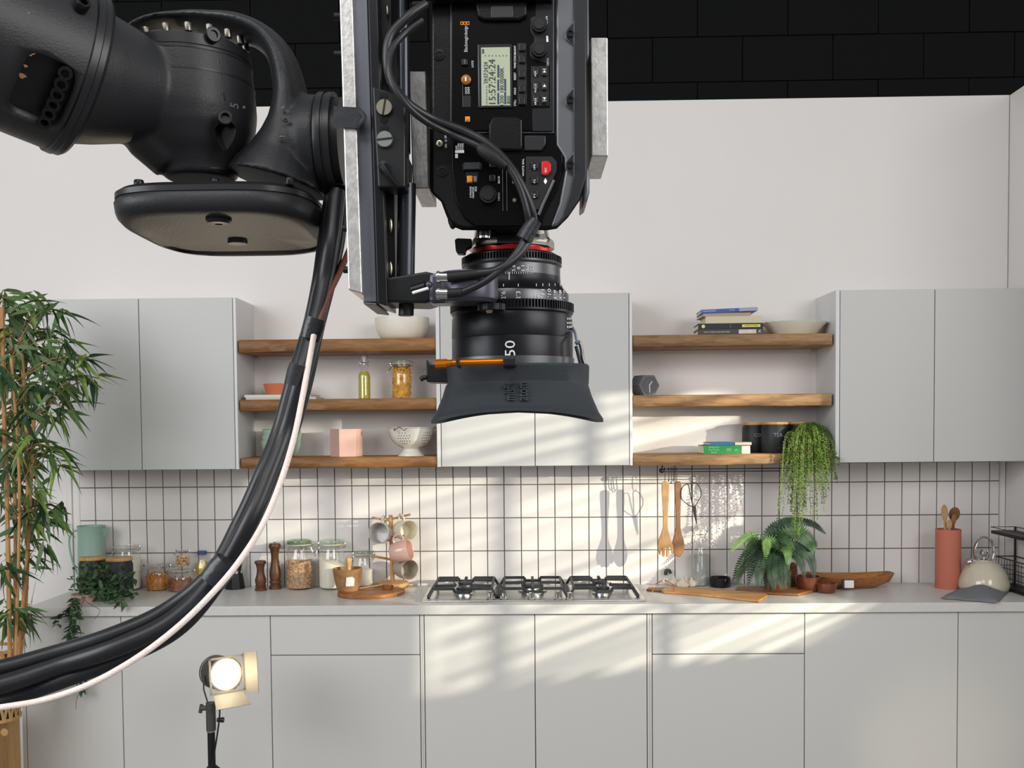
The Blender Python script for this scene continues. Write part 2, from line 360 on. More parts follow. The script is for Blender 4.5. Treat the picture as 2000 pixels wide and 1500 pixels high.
for k in range(3):
    gx0 = hx0+.02+k*W3+.004; gx1 = gx0+W3-.008; y0, y1 = hy0+.055, hy1-.02; zt = ZT+.046; cx = (gx0+gx1)/2
    gr = MB(); P = [(gx0+.02, y0+.01), (gx1-.02, y0+.01), (gx1-.02, y1-.01), (gx0+.02, y1-.01)]
    for i in range(4):
        a, b = P[i], P[(i+1) % 4]
        if i % 2 == 0:
            m1 = (a[0]+(b[0]-a[0])*.36, a[1]); m2 = (a[0]+(b[0]-a[0])*.64, a[1])
            bar(gr, (*a, zt), (*m1, zt)); bar(gr, (*m2, zt), (*b, zt)); bar(gr, (*m1, zt), (m1[0], m1[1], zt-.014)); bar(gr, (*m2, zt), (m2[0], m2[1], zt-.014)); bar(gr, (m1[0], m1[1], zt-.014), (m2[0], m2[1], zt-.014))
        else: bar(gr, (*a, zt), (*b, zt), .009)
    for (x, y), (ox, oy) in zip(P, ((gx0, y0-.005), (gx1, y0-.005), (gx1, y1), (gx0, y1))):
        bar(gr, (x, y, zt), (ox, oy, ZT+.012), .010)
    bar(gr, (gx0, y0-.005, ZT+.016), (gx0, y1, ZT+.016), .008); bar(gr, (gx1, y0-.005, ZT+.016), (gx1, y1, ZT+.016), .008)
    cys = [(y0+y1)/2] if k == 1 else [y0+.085, y1-.085]
    for cy in cys:
        for a in range(4):
            d = V((math.cos(a*PI/2), math.sin(a*PI/2), 0)); rr = (gx1-gx0)/2-.02 if a % 2 == 0 else (.078 if k != 1 else (y1-y0)/2-.01)
            bar(gr, V((cx, cy, zt))+d*rr, V((cx, cy, zt+.002))+d*.03); bar(gr, V((cx, cy, zt))+d*.03, V((cx, cy, zt+.012))+d*.036, .005)
        R = .05 if k == 1 else .034
        bu = MB().lathe([(R*1.25, 0), (R*1.25, .006), (R, .008), (R, .018), (R*.9, .02)], (cx, cy, ZT+.0105), seg=24).build('burner', HOBS, hob)
        MB().lathe([(R*.92, 0), (R*.95, .005), (R*.8, .009), (0, .010)], (cx, cy, ZT+.0305), seg=24).build('burner_cap', IRON, bu)
    gr.build('pan_support', IRON, hob, bevel=.001, seg=1, smooth=False)
for px in (958, 985, 1038, 1090, 1113):
    p = gz(px, 1170, ZT+.01)
    MB().lathe([(.016, 0), (.017, .004), (.0115, .006), (.0115, .024), (.010, .026), (0, .026)], (p.x, p.y, ZT+.0105), seg=20).build('knob', CHROME, hob)

#@@LEFTBAY
# ------------------------------------------------------------------ shelf things, left bay
CREAM = mat('cream_stoneware', (226, 222, 208), .45, var=.02, vscale=30)
MINT = mat('mint_glaze', (152, 180, 160), .45); PINK = mat('blush_ceramic', (196, 160, 149), .5)
TERRA = mat('terracotta', (198, 112, 78), .7); PAPER = mat('paper', (222, 216, 198), .8)
def bowl_prof(r, h, foot=.45, t=.004, k=.55):
    o = [(r*foot, 0)]+[(r*(foot+(1-foot)*math.sin(PI/2*i/10)**k), h*(1-math.cos(PI/2*i/10))) for i in range(1, 11)]
    i = [(a-t, max(b, t)) for a, b in reversed(o)]; return [(0, 0)]+o+[(r-t*.5, h+t*.3)]+i+[(0, t)]
z, x0, x1 = shelves['L1']
b = MB().lathe(bowl_prof(.119, .098, .38, .006), (0, 0, 0), seg=48).build('bowl', CREAM); p = at(786.5, 661, -.13); b.location = (p.x, -.14, z)
tag(b, 'large cream bowl on the top shelf beside the camera rod', 'bowl')
z = shelves['L2'][0]
MAGC = [mat('magazine_a', (206, 203, 194), .5), mat('magazine_b', (188, 186, 176), .5)]
def book(label, cx, Y0, z0, w, d, h, rot, cover, spine_marks=(), name='book', cat='book', group=None, soft=False):
    """spine faces the room along local -Y"""
    t = thing(name, label, cat, (cx, Y0, z0), group); q = MB(); c = .0025 if not soft else .0008
    q.box((-w/2, 0, 0), (w/2, d, c)); q.box((-w/2, 0, h-c), (w/2, d, h)); q.box((-w/2, -.001, 0), (w/2, c, h))
    co = q.build('cover', cover, None, bevel=.0006); co.parent = t
    pg = MB().box((-w/2+.003, c+.0005, c), (w/2-.003, d-.003, h-c)).build('pages', PAPER); pg.parent = t
    for s, x, sz, mt in spine_marks:
        e = text(s, sz, (x*w/2, -.0016, h/2), (1, 0, 0), (0, -1, 0), mt, None, 'lettering', .0003); e.parent = t
    t.rotation_euler = (0, 0, rot); return t
a, b_ = at(476, 770, -.26).x, at(592, 770, -.26).x
book('pale magazine at the bottom of the pile under the orange bowl', a+.16, -.262, z, .30, .21, .010, .02, MAGC[1], soft=True, name='magazine', cat='magazine')
book('pale magazine on top of the pile under the orange bowl', a+.145, -.258, z+.0101, .285, .205, .011, -.015, MAGC[0], soft=True, name='magazine', cat='magazine')
p = at(551, 768, -.16)
o = MB().lathe([(0, 0), (.062, 0), (.066, .003), (.080, .048), (.078, .049), (.074, .046), (.062, .006), (0, .006)], (0, 0, 0), seg=40).build('bowl', TERRA); o.location = (p.x, -.16, z+.0212)
tag(o, 'orange terracotta bowl standing on the pale magazines', 'bowl')

OIL = thin('olive_oil', (226, 220, 120), clear=.45, body=(206, 198, 84)); WATER = thin('clear_liquid', (228, 232, 230), clear=.6, body=(212, 216, 214))
def swing_bottle(label, px, ytop, ybase, rpx, pos=None, Y=None, z=None, fill=.6, liquid=None):
    if pos is None: pos = V((at(px, ybase, Y).x, Y, z))
    s = sc(pos.y); r = rpx/s; H = (ybase-ytop)/s
    t = thing('swing_top_bottle', label, 'bottle', pos)
    pr = [(.86, 0), (1, .02), (1, .50), (.93, .57), (.62, .68), (.42, .76), (.38, .80), (.38, .88), (.45, .885), (.45, .92)]
    sh = [(0, 0)]+[(a*r, b*H) for a, b in pr]+[((a-.07)*r, max(b, .012)*H) for a, b in reversed(pr)]+[(0, .012*H)]
    MB().lathe(sh, pos, seg=32).build('glass', GLASS, t)
    if liquid:
        lp = [(0, .016*H)]+[((a-.085)*r, max(b, .016)*H) for a, b in pr if b < fill]+[((.9-.085)*r if fill < .55 else .6*r, fill*H), (0, fill*H)]
        MB().lathe(lp, pos, seg=32).build('liquid', liquid, t)
    MB().lathe([(0, .915*H), (.38*r, .92*H), (.44*r, .95*H), (.3*r, .99*H), (0, H)], pos, seg=16).build('stopper', mat('porcelain', (225, 225, 220), .3), t)
    wl = MB()
    for sd in (-1, 1):
        wl.tube(bez([pos+V((sd*.1*r, -.1*r, .985*H)), pos+V((sd*.6*r, -.15*r, .95*H)), pos+V((sd*.85*r, -.1*r, .88*H)), pos+V((sd*.5*r, -.1*r, .80*H)), pos+V((sd*.75*r, -.2*r, .75*H))], 5), .0013, 5)
    wl.tube([pos+V((math.cos(q)*.46*r, math.sin(q)*.46*r, .835*H)) for q in [i*PI/8 for i in range(17)]], .0013, 5)
    wl.build('wire_bail', STEEL, t); return t
swing_bottle('swing-top bottle of yellow oil on the middle shelf', 712, 692, 778, 12.5, Y=-.15, z=z, fill=.62, liquid=OIL)

def clip_jar(label, px, ytop, ybase, rpx, pos=None, Y=None, z=None, lid=GGLASS, neck=.80, tex=None, fill=.6, filler=None, slope=0, clip=-1, sq=False, group=None):
    if pos is None: pos = V((at(px, ybase, Y).x, Y, z))
    s = sc(pos.y); r = rpx/s; H = (ybase-ytop)/s
    t = thing('clip_top_jar', label, 'jar', pos)
    pr = [(.85, 0), (.96, .02), (1, .06), (1, .60), (.94, .70), (neck, .80), (neck, .88), (neck+.08, .89), (neck+.08, .91)]
    th = .05
    MB().lathe([(0, 0)]+[(a*r, b*H) for a, b in pr]+[((a-th)*r, max(b, .03)*H) for a, b in reversed(pr)]+[(0, .03*H)], pos, seg=36).build('glass', GLASS, t)
    if filler: filler(t, pos, r*(1-th-.03), H*.035, H*fill)
    elif tex:
        n = 28; rr = r*(1-th-.02)
        R = [[pos+V((math.cos(2*PI*i/n)*rr*(.9 if k == 0 else 1), math.sin(2*PI*i/n)*rr*(.9 if k == 0 else 1), H*.035 if k == 0 else (H*.08 if k == 1 else H*(fill+slope*math.cos(2*PI*i/n))))) for i in range(n)] for k in range(3)]
        R.append([pos+V((math.cos(2*PI*i/n)*rr*.3, math.sin(2*PI*i/n)*rr*.3, H*(fill+.03))) for i in range(n)])
        MB().rings(R).build('contents', tex, t)
    l = MB().lathe([(0, .915*H), ((neck+.06)*r, .915*H), ((neck+.09)*r, .94*H), ((neck+.05)*r, .985*H), ((neck-.1)*r, H), (0, .985*H)], pos, seg=32).build('lid', lid, t)
    MB().lathe([((neck+.05)*r, .90*H), ((neck+.1)*r, .90*H), ((neck+.1)*r, .917*H), ((neck+.05)*r, .917*H)], pos, seg=32).build('seal_ring', mat('seal_rubber', (196, 190, 176), .6), t)
    wl = MB(); rn = (neck+.03)*r
    wl.tube([pos+V((math.cos(q)*rn, math.sin(q)*rn, .86*H)) for q in [i*PI/12 for i in range(25)]], .0014, 5)
    wl.tube([pos+V((math.cos(q)*rn*1.06, math.sin(q)*rn*1.06, .83*H)) for q in [i*PI/12 for i in range(25)]], .0014, 5)
    for sgn in (clip, -clip):
        c0 = pos+V((sgn*rn*1.05, -.15*rn, .86*H))
        if sgn == clip: wl.tube(bez([c0+V((0, 0, .09*H)), c0+V((sgn*.10*r, 0, .04*H)), c0+V((sgn*.02*r, 0, -.02*H)), c0+V((sgn*.16*r, -.1*r, -.10*H)), c0+V((sgn*.36*r, -.12*r, -.20*H))], 5), .002, 5)
        else: wl.tube(bez([c0+V((0, 0, .09*H)), c0+V((sgn*.14*r, 0, .06*H)), c0+V((sgn*.16*r, 0, 0)), c0+V((0, 0, -.02*H))], 5), .002, 5)
    wl.build('wire_clip', CHROME, t); return t
def penne(col, n, rr_, ln, curl=False):
    def f(t, pos, R, z0, z1):
        mb = MB(); mb.lathe([(0, z0), (R*.8, z0), (R*.82, z1*.9), (0, z1*.92)], pos, seg=14)
        for i in range(n):
            a = random.uniform(0, 2*PI); rad = R*random.uniform(.72, .93); zz = random.uniform(z0+.006, z1-.002)
            if random.random() < .2: rad = R*random.uniform(0, .85); zz = z1-random.uniform(0, .008)
            c = pos+V((math.cos(a)*rad, math.sin(a)*rad, zz)); tang = V((-math.sin(a), math.cos(a), 0))
            th = random.uniform(-1.2, 1.2); d = (tang*math.cos(th)+V((0, 0, 1))*math.sin(th))*ln*random.uniform(.7, 1.1)
            rd = V((math.cos(a), math.sin(a), 0)); bend = -rd*(ln*.25 if not curl else ln*.05)+(V((0, 0, random.uniform(-1, 1)))*ln*.6 if curl else V((0, 0, 0)))
            mb.tube([c-d*.5+bend, c, c+d*.5+bend], rr_, 5)
        o = mb.build('pasta', col, t); o['kind'] = 'stuff'
    return f
clip_jar('tall clip-top jar of yellow penne on the middle shelf', 785.5, 702, 778, 22.5, Y=-.14, z=z, lid=GGLASS, fill=.78, filler=penne(mat('penne', (214, 160, 58), .5, var=.2, vscale=60), 330, .0028, .026))

z = shelves['L3'][0]
p = at(549, 890, -.14)
for i, (dz, tilt, lab, rr) in enumerate([(0, (0, 0), 'bottom mint bowl of the nested stack on the lowest shelf', .085), (.0215, (.01, .04), 'second mint bowl up in the nested stack, slightly tilted', .084), (.040, (0, .09), 'third mint bowl up in the nested stack, tilted to the right', .083), (.052, (.02, .03), 'topmost mint bowl of the nested stack', .083)]):
    h = .072 if i < 3 else .066
    o = MB().lathe(bowl_prof(rr, h, .42, .0035, .8), (0, 0, 0), seg=40).build('bowl', MINT); o.location = (p.x+(i*.001), -.14, z+dz+.0005*i); o.rotation_euler = (tilt[0], tilt[1], 0)
    tag(o, lab, 'bowl', 'nested mint bowls on the bottom left shelf')
p = at(677, 892, -.16); rh = 31.5/sc(-.16); hx = [(math.cos(PI/3*i+.24)*rh, math.sin(PI/3*i+.24)*rh) for i in range(6)]
mb = MB(); H = 54/sc(-.16)
inn = [(a*.9, b*.9) for a, b in hx]
mb.rings([[(a, b, 0) for a, b in hx], [(a, b, H) for a, b in hx], [(a, b, H) for a, b in inn], [(a, b, .01) for a, b in inn]])
o = mb.build('hexagonal_planter', PINK, bevel=.0015); o.location = (p.x, -.16, z); tag(o, 'empty blush-pink hexagonal pot on the lowest left shelf', 'pot')
# colander
p = at(803.5, 891, -.15); ct = thing('colander', 'cream enamel colander with punched holes beside the wall cabinet', 'colander', (p.x, -.15, z)); s = sc(-.15); R = 46/s; H = 55/s
ENA = mat('cream_enamel', (230, 228, 216), .18, coat=.5)
pr = [(.42, .29), (.52, .33), (.68, .42), (.82, .58), (.91, .78), (.96, .97), (1.0, 1.0)]
MB().lathe([(0, .28*H)]+[(a*R, b*H) for a, b in pr]+[(R*.98, H*1.02)]+[((a-.03)*R, (b+.02)*H) for a, b in reversed(pr)]+[(0, .31*H)], (p.x, -.15, z), seg=48).build('bowl', ENA, ct)
MB().lathe([(.34*R, .29*H), (.42*R, .30*H), (.34*R, .24*H), (.42*R, .14*H), (.56*R, .02*H), (.57*R, 0), (.52*R, 0), (.38*R, .14*H), (.3*R, .24*H)], (p.x, -.15, z), seg=40).build('foot', ENA, ct)
hl = MB(); HOLE = mat('hole_shadow', (62, 58, 52), .9)
for cA in [-PI/2-.30+j*PI*2/5 for j in range(5)]:
    for i in range(-2, 3):
        for j in range(5):
            if abs(i)+abs(j-2) > 3: continue
            zz = .45+j*.092; ang = cA+i*.135+(.065 if j % 2 else 0)
            rr = None
            for (a0, b0), (a1, b1) in zip(pr, pr[1:]):
                if b0 <= zz <= b1: rr = a0+(a1-a0)*(zz-b0)/(b1-b0)
            n = V((math.cos(ang), math.sin(ang), -.5)).normalized(); c = V((p.x+math.cos(ang)*rr*R, -.15+math.sin(ang)*rr*R, z+zz*H))
            hl.cyl(c-n*.002, c+n*.0006, .0022, seg=8)
o = hl.build('holes', HOLE, ct); o['kind'] = 'stuff'; o.name = 'hole_shade_discs'  # dark discs on the bowl stand in for the shade of open holes
for ax_, nm in ((-1.9, 0), (.55, 1)):
    c = V((p.x+math.cos(ax_)*R, -.15+math.sin(ax_)*R, z+H*.99)); tg = V((-math.sin(ax_), math.cos(ax_), 0)); ou = V((math.cos(ax_), math.sin(ax_), 0))
    MB().tube(bez([c-tg*.03, c-tg*.022+ou*.016+V((0, 0, -.010)), c+ou*.012+V((0, 0, .004)), c+tg*.022+ou*.016+V((0, 0, -.010)), c+tg*.03], 6), .0022, 6).build('handle', CHROME, ct)

#@@RIGHTBAY
# ------------------------------------------------------------------ shelf things, right bay
WHT = mat('print_white', (228, 228, 226), .6); YEL = mat('label_yellow', (226, 216, 110), .6); DKP = mat('print_dark', (60, 60, 58), .7)
z = shelves['R1'][0]
s = sc(-.24); cx = at(1425, 650, -.24).x
t = book('grey book at the bottom of the stack on the top right shelf', cx+.0, -.255, z, 124/s, .15, .024, -.05, mat('book_grey', (70, 68, 68), .6), [('HOW TO DIRECT AND MORE PAGES', -.42, .0065, WHT)])
o = MB().box((.035, -.0022, .004), (.108, -.0008, .021)).build('spine_picture', mat('faded_picture', (206, 196, 190), .6, var=.12, vscale=40)); o.parent = t
e = text('X', .018, (.122, -.002, .012), (1, 0, 0), (0, -1, 0), WHT, None); e.parent = t
t = book('black book with yellow spine label, second in the stack', cx+.002, -.252, z+.0245, 124/s, .15, .024, -.035, mat('book_black', (34, 37, 40), .55), [])
o = MB().box((.048, -.0022, .007), (.124, -.0008, .018)).build('spine_label', YEL); o.parent = t
e = text('SCREENPLAY WRITING', .0055, (.086, -.0026, .0125), (1, 0, 0), (0, -1, 0), DKP, None); e.parent = t
o = MB().cyl((-.115, -.0022, .012), (-.115, -.0008, .012), .0075, seg=20).build('spine_emblem', YEL); o.parent = t
o = MB().box((-.002, -.002, .004), (.0, -.0008, .02)).build('spine_rule', mat('rule_grey', (110, 110, 110), .6)); o.parent = t
book('cream paperback with a brown top cover, third in the stack', cx+.014, -.250, z+.0488, 107/s, .155, .030, -.02, mat('book_cream', (206, 196, 170), .65))
book('tan paperback near the top of the book stack', cx-.012, -.245, z+.0790, 92/s, .16, .016, .02, mat('book_tan', (176, 158, 138), .65))
t = book('blue book lying crooked on top of the stack', cx-.004, -.258, z+.0955, 108/s, .16, .015, .0, mat('book_lilac', (150, 156, 186), .5))
t.rotation_euler = (0, -.035, -.03)
o = MB().box((-.118, -.0024, .0005), (.04, -.0006, .0145)).build('spine_band', mat('book_blue', (48, 88, 176), .5)); o.parent = t
for x, st_, sz in ((-.085, 'CINEMATOGRAPHY', .0065), (.01, 'LIGHTING', .005)):
    e = text(st_, sz, (x, -.0028, .0075), (1, 0, 0), (0, -1, 0), WHT, None); e.parent = t
p = at(1551, 649, -.15); s = sc(-.15); R = 62/s
prf = [(0, 0), (.62*R, 0), (.66*R, .003), (.86*R, .038), (.98*R, .052), (R, .056), (.97*R, .057), (.84*R, .042), (.62*R, .007), (0, .006)]
pd = MB(); rr = []
for r_, h_ in prf:
    rr.append([V((math.cos(2*PI*i/64)*r_, math.sin(2*PI*i/64)*r_, h_+(.0016*math.cos(20*2*PI*i/64*1.0) if h_ > .05 else 0))) for i in range(64)])
o = pd.rings(rr).build('pie_dish', CREAM); o.location = (p.x, -.15, z); tag(o, 'wide white pie dish with fluted rim beside the book stack', 'dish')
# clock
z = shelves['R2'][0]; p = at(1264, 772, -.19); s = sc(-.19); r = 22.7/s
CONC = mat('grey_concrete', (110, 112, 116), .75, var=.06, vscale=50)
ck = thing('mantel_clock', 'grey hexagonal concrete clock with white hands', 'clock', (p.x-.008, -.19, z)); ck.rotation_euler = (0, 0, .5)
hxp = [(math.cos(PI/3*i)*r*1.06, math.sin(PI/3*i)*r+r*.87) for i in range(6)]
ci = [(math.cos(2*PI*i/36)*r*.72, math.sin(2*PI*i/36)*r*.72+r*.87) for i in range(36)]
q = MB().prism(hxp, -.03, .045).build('case', CONC, None, bevel=.001); q.parent = ck
q = MB().lathe([(r*.72, 0), (r*.72, .0008), (0, .0008)], (0, -.0299, r*.87), (0, -1, 0), 36).build('dial', mat('dial_grey', (98, 100, 104), .7), None); q.parent = ck
q = MB().lathe([(r*.70, 0), (r*.74, 0), (r*.74, .004), (r*.70, .004)], (0, -.034, r*.87), (0, 1, 0), 36).build('bezel', CONC, None); q.parent = ck
cc = V((0, -.0315, r*.87))
for ang, ln, wd, mt in ((math.radians(178), .62, .0022, WHT), (math.radians(38), .42, .0022, WHT), (math.radians(98), .30, .0010, mat('hand_red', (170, 60, 50), .5))):
    d = V((math.sin(ang), 0, math.cos(ang))); q = MB().tube([cc-d*.004, cc+d*ln*r], wd, 4, flat=.0006, up=(0, 1, 0)).build('hand', mt, None); q.parent = ck
# books, canisters on lowest right shelf
z = shelves['R3'][0]; cx = at(1411, 886, -.25).x; s = sc(-.25)
t = book('green hardback on the lowest right shelf under a blue book', cx, -.258, z, 73/s, .16, .036, .0, mat('book_green', (30, 128, 62), .5))
for i, (st_, zz) in enumerate((('Gregory\'s', .029), ('Christmas', .018), ('Book', .007))):
    e = text(st_, .011, (-.038, -.0016, zz), (1, 0, 0), (0, -1, 0), mat('print_pale_green', (150, 200, 150), .6), None); e.parent = t
for st_, x, zz, sz in (('MARY', .026, .022, .008), ('BERRY', .026, .015, .008), ('BBC', .058, .016, .009)):
    e = text(st_, sz, (x, -.0016, zz), (1, 0, 0), (0, -1, 0), mat('print_pale_green', (150, 200, 150), .6), None); e.parent = t
o = MB().box((73/s/2+.001, .004, 0), (73/s/2+.037, .15, .034)).build('paperback', mat('paperback_white', (206, 200, 190), .7, var=.05, vscale=80), None)
o.location = (cx, -.258, z); tag(o, 'small worn white paperback wedged beside the green hardback', 'book')
t = book('blue hardback lying on top of the green hardback', at(1411, 866, -.25).x, -.248, z+.0365, 46/s, .14, .013, .06, mat('book_teal_blue', (24, 96, 140), .5))
t = book('cream book with brown corner lying beside the blue hardback', at(1452, 866, -.25).x, -.246, z+.0368, 32/s, .13, .012, -.04, mat('book_brown_cream', (214, 200, 180), .6))
def canister(label, px, yt, yb, rpx, word, pos=None, Y=None, z=None, ls=.022, facing=0):
    if pos is None: pos = V((at(px, yb, Y).x, Y, z))
    s = sc(pos.y); r = rpx/s; H = (yb-yt)/s
    t = thing('storage_canister', label, 'canister', pos)
    MB().lathe([(0, 0), (r*.94, 0), (r, .006), (r, H*.83), (r*.93, H*.88), (r*.93, H*.93), (r*.9, H*.93), (0, H*.92)], pos, seg=40).build('body', BLACKC, t)
    MB().lathe([(0, H*.92), (r*.97, H*.92), (r*.99, H*.94), (r*.99, H*.98), (r*.96, H), (0, H)], pos, seg=40).build('lid', LWOOD, t)
    if word:
        q = V((math.sin(facing), -math.cos(facing), 0)); text(word, ls, pos+q*(r+.0006)+V((0, 0, H*.58)), (math.cos(facing), math.sin(facing), 0), q, mat('print_grey', (150, 158, 164), .6), t, depth=.0008)
    return t
canister('black canister lettered COFFEE, half hidden behind the tea canister', 1474, 828, 886, 24, 'COFFEE', Y=-.078, z=z, facing=.35)
canister('black canister lettered TEA on the lowest right shelf', 1513, 826, 886, 26, 'TEA', Y=-.17, z=z)
canister('black canister mostly hidden behind the trailing plant', 1556, 827, 886, 24, '', Y=-.078, z=z)

#@@RAIL
# ------------------------------------------------------------------ utensil rail under the right shelf
zs = z-20.5/sc(YU+.008); YR = -.20
a, b = at(1293, 919.5, YR), at(1600, 917, YR)
rl = thing('utensil_rail', 'black double-rod utensil rail under the lowest right shelf', 'rail', ((a.x+b.x)/2, YR, zs))
for dz in (-.0045, .0065):
    MB().cyl((a.x, YR, a.z+dz), (b.x, YR, a.z+dz), .0022, seg=8).build('rod', BLACKM, rl)
MB().ball((a.x-.002, YR, a.z), .011).build('finial', BLACKM, rl)
for x in (a.x+.001, b.x-.01):
    MB().cyl((x, YR, a.z), (x, YR, zs), .003, seg=8).build('post', BLACKM, rl); MB().box((x-.014, YR-.01, zs-.004), (x+.014, YR+.01, zs)).build('mount', BLACKM, rl, bevel=.001)
def hook(px, ylow, label):
    p = at(px, ylow, YR-.006); t = p.z; x = p.x
    o = MB().tube(bez([(x, YR+.004, a.z), (x, YR-.001, a.z+.0135), (x, YR-.010, a.z+.004), (x, YR-.010, (a.z+t)/2), (x, YR-.008, t+.006), (x, YR-.002, t-.002), (x, YR+.004, t+.005)], 5), .0017, 6).build('rail_hook', BLACKM)
    tag(recentre(o), label, 'hook', 'hooks on the utensil rail')
for px, yl, lb in ((1298.5, 946, 'black rail hook holding the wooden fork'), (1306, 940, 'black empty rail hook next to the fork hook'), (1311, 944, 'black empty rail hook midway between fork and spoon'), (1315, 940, 'black empty rail hook next to the spoon hook'), (1321.5, 944, 'black rail hook holding the wooden spoon'), (1351.5, 942, 'black rail hook holding the scissors')): hook(px, yl, lb)
def outline(pts, Y, th, name, mt, label, cat, bev=.0015, holes=()):
    P = [at(x, y, Y) for x, y in pts]; o = MB().prism([(p.x, p.z) for p in P], Y-th/2, Y+th/2).build(name, mt, bevel=bev)
    return tag(recentre(o), label, cat)
def mirror(c, L): return [(c-w, y) for y, w in L]+[(c+w, y) for y, w in reversed(L)]
fk = [(1294, 941), (1292, 946), (1292.5, 962), (1294, 990), (1295, 1010), (1295, 1030), (1290, 1045), (1286, 1055), (1284, 1070), (1287, 1082), (1289, 1084), (1293, 1072), (1293, 1085), (1296, 1088), (1298, 1086), (1299, 1070), (1301, 1070), (1301, 1087), (1304, 1088), (1307, 1085), (1307, 1068), (1309, 1068), (1312, 1082), (1315, 1078), (1315, 1068), (1311, 1053), (1306, 1040), (1304, 1030), (1304, 1010), (1305, 990), (1307, 962), (1307, 946), (1304, 941), (1299, 939.5)]
outline(fk, YR-.012, .009, 'salad_fork', SPOONW, 'pale wooden salad fork hanging from the rail', 'utensil', .003)
sp = mirror(1324.5, [(940, 4), (945, 6.5), (965, 6.5), (990, 5), (1010, 4.5), (1030, 4.5), (1042, 7), (1055, 11), (1068, 12.5), (1078, 10), (1085, 6), (1087.5, 2)])
outline(sp, YR-.004, .009, 'salad_spoon', SPOOND, 'darker wooden spoon hanging beside the salad fork', 'utensil', .003)
sc_ = thing('kitchen_scissors', 'black forged scissors with round loop handles on the rail', 'scissors', at(1352, 1025, YR))
for sd, pts in ((-1, [(1353, 988), (1347, 960), (1343, 946), (1334, 950), (1330, 962), (1332, 975), (1344, 986), (1353, 990)]), (1, [(1352, 988), (1351, 960), (1351, 944), (1360, 944), (1368, 955), (1369, 968), (1363, 980), (1357, 990)])):
    MB().tube(bez([at(x, y, YR-.008+sd*.002) for x, y in pts], 5), .0019, 6).build('loop_handle', BLACKM, sc_)
for sd, pts in ((-1, [(1350, 988), (1356, 988), (1358, 1000), (1360, 1026), (1355, 1008)]), (1, [(1352, 987), (1359, 989), (1359, 1000), (1361, 1026), (1357, 1008)])):
    P = [at(x, y, YR) for x, y in pts]; MB().prism([(p.x, p.z) for p in P], YR-.009+sd*.0012-.001, YR-.009+sd*.0012+.001).build('blade', mat('dark_steel', (70, 70, 72), .35, .8), sc_)
p = at(1354.5, 993, YR); MB().cyl((p.x, YR-.013, p.z), (p.x, YR-.005, p.z), .003, seg=10).build('pivot', mat('brass', (150, 110, 70), .3, 1), sc_)

#@@COUNTERLEFT
# ------------------------------------------------------------------ worktop, left of the hob
pos, s = spot(181, 1145, 29)
H = 128/s; r = 28/s; t = thing('mint_jug', 'tall mint-green enamel jug at the left end of the worktop', 'jug', pos)
MB().lathe([(0, 0), (r*1.0, 0), (r*1.03, .01), (r*.95, H*.45), (r*.9, H*.8), (r*.92, H*.95), (r*.97, H), (r*.92, H), (r*.86, H*.8), (r*.9, .02), (0, .012)], pos, seg=40).build('body', mat('mint_enamel', (144, 174, 158), .38), t)
sp_ = MB(); q = pos+V((r*.86, 0, H*.9)); sp_.poly([q+V((-.004, -.022, .016)), q+V((.030, -.002, .019)), q+V((.030, .002, .019)), q+V((-.004, .022, .016))], [q+V((0, -.012, -.03)), q+V((.004, -.001, -.028)), q+V((.004, .001, -.028)), q+V((0, .012, -.03))]); sp_.build('spout', MATS['mint_enamel'], t, bevel=.001)
MB().tube(bez([pos+V((-r*.9, 0, H*.93)), pos+V((-r*1.35, 0, H*.90)), pos+V((-r*1.6, 0, H*.75)), pos+V((-r*1.45, 0, H*.5)), pos+V((-r*1.1, 0, H*.27)), pos+V((-r*.95, 0, H*.22))], 6), .0045, 8).build('handle', MATS['mint_enamel'], t)
pos, s = spot(250, 1152, 27)
clip_jar('big clip-top jar of white flour behind the black canisters', 250.5, 1056, 1150, 27, pos=pos, fill=.60, slope=.07, tex=mat('flour', (226, 222, 204), .9), lid=GLASS)
pos, s = spot(308, 1152, 27)
clip_jar('squat clip-top jar of curled orange pasta', 308, 1098, 1152, 27, pos=pos, fill=.52, lid=GLASS, filler=penne(mat('fusilli', (206, 140, 62), .5, var=.25, vscale=70), 230, .0026, .024, True))
pos, s = spot(354, 1158, 28)
clip_jar('squat clip-top jar of brown pasta with chickpea jar standing on it', 354, 1112, 1158, 28, pos=pos, fill=.50, lid=GLASS, filler=penne(mat('wholewheat_pasta', (150, 98, 66), .5, var=.25, vscale=70), 200, .0026, .022, True))
zz = ZT+46/s; p2 = V((at(357.5, 1112, pos.y).x, pos.y, zz+.001))
def peas(t, pos, R, z0, z1):
    mb = MB()
    for i in range(150):
        a_ = random.uniform(0, 2*PI); rad = R*math.sqrt(random.random())*.93; mb.ball(pos+V((math.cos(a_)*rad, math.sin(a_)*rad, random.uniform(z0+.004, z1))), .0048, 8)
    mb.build('chickpeas', mat('chickpea', (206, 172, 124), .6, var=.12, vscale=90), t)['kind'] = 'stuff'
clip_jar('little glass jar of chickpeas on top of the brown pasta jar', 357.5, 1075, 1112, 14.5, pos=p2, fill=.62, lid=GLASS, neck=.72, filler=peas)
pos, s = spot(182, 1162, 26); canister('left of two black wood-lidded canisters behind the ivy', 182, 1090, 1162, 25.5, '', pos=pos)
pos, s = spot(235, 1168, 26); canister('right of two black wood-lidded canisters behind the ivy', 235, 1091, 1168, 25.5, '', pos=pos)
pos, s = spot(396, 1150, 12.5); r = 12.5/s; H = 74/s
t = thing('juice_bottle', 'bottle of bright yellow dressing with a blue checked cap', 'bottle', pos)
pr = [(1, 0), (1, .45), (.95, .58), (.68, .72), (.62, .80), (.62, .92)]
